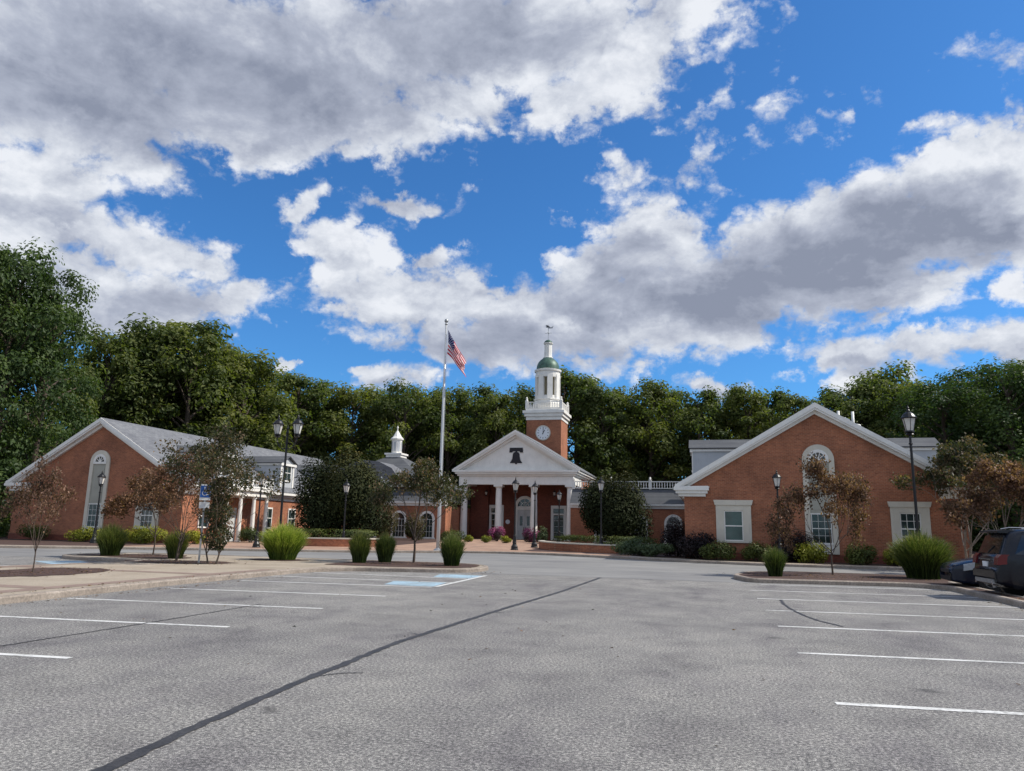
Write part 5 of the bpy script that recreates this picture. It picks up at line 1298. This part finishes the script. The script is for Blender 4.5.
SHADE = [ (3.186, 0.086, 2.214, 1.859, -12.853, 7.866, 0.8),
(4.319, 0.611, 3.059, 3.181, -11.668, 8.667, 0.6),
(4.747, 0.205, 1.371, 0.87, -20.172, 12.981, 0.75),
(4.797, 0.424, 2.306, 2.431, -17.341, 10.691, 0.6),
(5.101, 0.613, 2.981, 3.2, -15.324, 10.928, 0.5),
(12.051, -0.118, 1.269, -0.634, -20.281, 7.046, 0.75),
(10.331, -0.027, 1.421, -0.383, -25.265, 7.668, 0.6),
(6.758, 0.813, -1.037, 1.226, -15.4, 4.848, 1),
(8.554, -0.298, -0.121, -1.195, -19.495, 5.866, 0.9),
(7.548, 0.902, -2.194, 1.025, -17.84, 6.294, 1),
(10.713, -0.979, -2.977, -4.528, -25.215, 10.094, 0.75),
(9.4, -0.575, -1.345, -3.243, -32.547, 9.909, 0.9),
(5.172, 0.169, 1.595, 0.899, -26.641, 6.775, 0.75),
(8.067, 0.067, 1.531, 0.149, -29.842, 7.09, 0.7),
(9.578, -0.277, 0.098, -1.659, -38.454, 9.825, 0.5),
(7.408, 0.803, 5.179, 4.279, -29.464, 10.562, 0.45),
(11.069, 1.39, 8.869, 5.163, -29.012, 11.483, 0.3),
(16.284, 2.072, 12.875, 11.733, -58.131, 26.83, 0.3),
(14.778, -0.958, -2.614, -4.771, -68.219, 14.386, 0.6),
(16.517, -1.389, -4.624, -6.696, -72.013, 15.932, 0.5),
(14.928, 0.744, 5.973, 4.474, -93.815, 18.924, 0.5),
(19.676, -0.647, -0.288, -2.977, -96.399, 17.979, 0.5),
(16.353, 2.176, 13.066, 17.281, -73.972, 39.893, 0.35),
(24.999, 1.825, 12.19, 6.67, -65.131, 25.731, 0.3) ]

acc = None
for b in CLOUDS:
    r = r2(b); acc = r if acc is None else math_(nt, 'SMOOTH_MIN', acc, r, .5)
for b in WISPS: acc = math_(nt, 'MINIMUM', acc, math_(nt, 'ADD', r2(b), .80))
Rr = math_(nt, 'SQRT', math_(nt, 'MAXIMUM', acc, 0))
# unseen broken cloud added all round and overhead to neutralise the ambient light
fw = nt.nodes.new('ShaderNodeVectorMath'); fw.operation = 'DOT_PRODUCT'; nt.links.new(dirv, fw.inputs[0]); fw.inputs[1].default_value = (-.243,.915,.32)
bk = nt.nodes.new('ShaderNodeMapRange'); nt.links.new(fw.outputs['Value'], bk.inputs[0]); bk.inputs[1].default_value = .60; bk.inputs[2].default_value = .72; bk.inputs[3].default_value = .7; bk.inputs[4].default_value = 9
Rr = math_(nt, 'MINIMUM', Rr, bk.outputs[0]); Rr = math_(nt, 'MINIMUM', Rr, 1.55)
sh = None
for b in SHADE:
    v = math_(nt, 'MULTIPLY', math_(nt, 'SUBTRACT', 1.25, r2(b), clamp=True), b[6]); sh = v if sh is None else math_(nt, 'MAXIMUM', sh, v)
def wnoise(scale, detail, rough, off=(0,0,0), dist=0):
    m = nt.nodes.new('ShaderNodeMapping'); m.inputs['Scale'].default_value = (1,1,1.7); m.inputs['Location'].default_value = off; nt.links.new(dirv, m.inputs[0])
    return noise(nt, m.outputs[0], scale, detail, rough, dist)
n1 = wnoise(6.5, 9, .62, dist=.25)
vm = nt.nodes.new('ShaderNodeMapping'); vm.inputs['Scale'].default_value = (1,1,1.5); nt.links.new(dirv, vm.inputs[0])
va = nt.nodes.new('ShaderNodeVectorMath'); va.operation = 'MULTIPLY_ADD'; nt.links.new(wn.outputs['Color'], va.inputs[0]); va.inputs[1].default_value = (.16,.16,.16); nt.links.new(vm.outputs[0], va.inputs[2])
vo = nt.nodes.new('ShaderNodeTexVoronoi'); vo.feature = 'F1'; vo.inputs['Scale'].default_value = 15; vo.inputs['Detail'].default_value = 2; vo.inputs['Roughness'].default_value = .55; nt.links.new(va.outputs[0], vo.inputs['Vector'])
puff = math_(nt, 'SUBTRACT', .56, vo.outputs['Distance'])
n1b = wnoise(6.5, 9, .62, (-.022,-.004,-.040), .25)     # the same field looked up a little towards the sun
n2 = wnoise(26, 7, .64)
nn = math_(nt, 'MULTIPLY_ADD', n2, .36, math_(nt, 'MULTIPLY', n1, .64))
D = math_(nt, 'ADD', math_(nt, 'SUBTRACT', 1.0, Rr), math_(nt, 'MULTIPLY', math_(nt, 'SUBTRACT', nn, .5), 2.2))
D = math_(nt, 'MULTIPLY_ADD', puff, .62, D); D = math_(nt, 'ADD', D, .30)
mr = nt.nodes.new('ShaderNodeMapRange'); mr.interpolation_type = 'SMOOTHSTEP'; nt.links.new(D, mr.inputs[0]); mr.inputs[1].default_value = -.02; mr.inputs[2].default_value = .50
alpha = mr.outputs[0]
thick = nt.nodes.new('ShaderNodeMapRange'); nt.links.new(D, thick.inputs[0]); thick.inputs[1].default_value = .2; thick.inputs[2].default_value = 1.1; thick.inputs[3].default_value = .35
rel = math_(nt, 'MULTIPLY', math_(nt, 'SUBTRACT', n1b, n1), 1.7)
g = math_(nt, 'MULTIPLY', math_(nt, 'MULTIPLY', sh, .88), thick.outputs[0])
g = math_(nt, 'ADD', g, rel); g = math_(nt, 'MULTIPLY_ADD', puff, -.36, g); g = math_(nt, 'ADD', g, math_(nt, 'MULTIPLY', math_(nt, 'SUBTRACT', n2, .5), .15)); g = math_(nt, 'ADD', g, .10, clamp=True)
ccol = ramp(nt, g, [(0,(.84,.87,.93)), (.25,(.67,.71,.79)), (.6,(.43,.47,.575)), (1,(.265,.30,.395))])
# clear sky, made a touch deeper than the model's
skc = nt.nodes.new('ShaderNodeVectorMath'); skc.operation = 'SCALE'; nt.links.new(sky.outputs[0], skc.inputs[0]); skc.inputs['Scale'].default_value = .125
clear = mix(nt, skc.outputs[0], (.36,.80,1.22), 1.0, 'MULTIPLY')
col = mix(nt, clear, ccol, alpha)
nt.links.new(col, bg.inputs['Color']); bg.inputs['Strength'].default_value = 1.0

# ------------------------------------------------------------------ camera
cd = bpy.data.cameras.new('camera'); cam = bpy.data.objects.new('camera', cd); C.objects.link(cam); S.camera = cam
cd.sensor_width = 36; cd.lens = 743/1024*36; cd.clip_end = 3000; cd.clip_start = .05
Yc = Vector((196,-147.5,-743)).normalized(); Xc = Vector((2882,84.5,743)); Xc = (Xc-Yc*Xc.dot(Yc)).normalized(); Zc = Xc.cross(Yc)
cam.matrix_world = Matrix.Translation((0,0,1.5)) @ Matrix((Xc, Yc, Zc)).to_4x4()
S.render.resolution_x = 1024; S.render.resolution_y = 771
S.view_settings.view_transform = 'Standard'; S.view_settings.look = 'None'; S.view_settings.exposure = 0; S.view_settings.gamma = 1
S.render.engine = 'CYCLES'
S.cycles.max_bounces = 6; S.cycles.transparent_max_bounces = 4
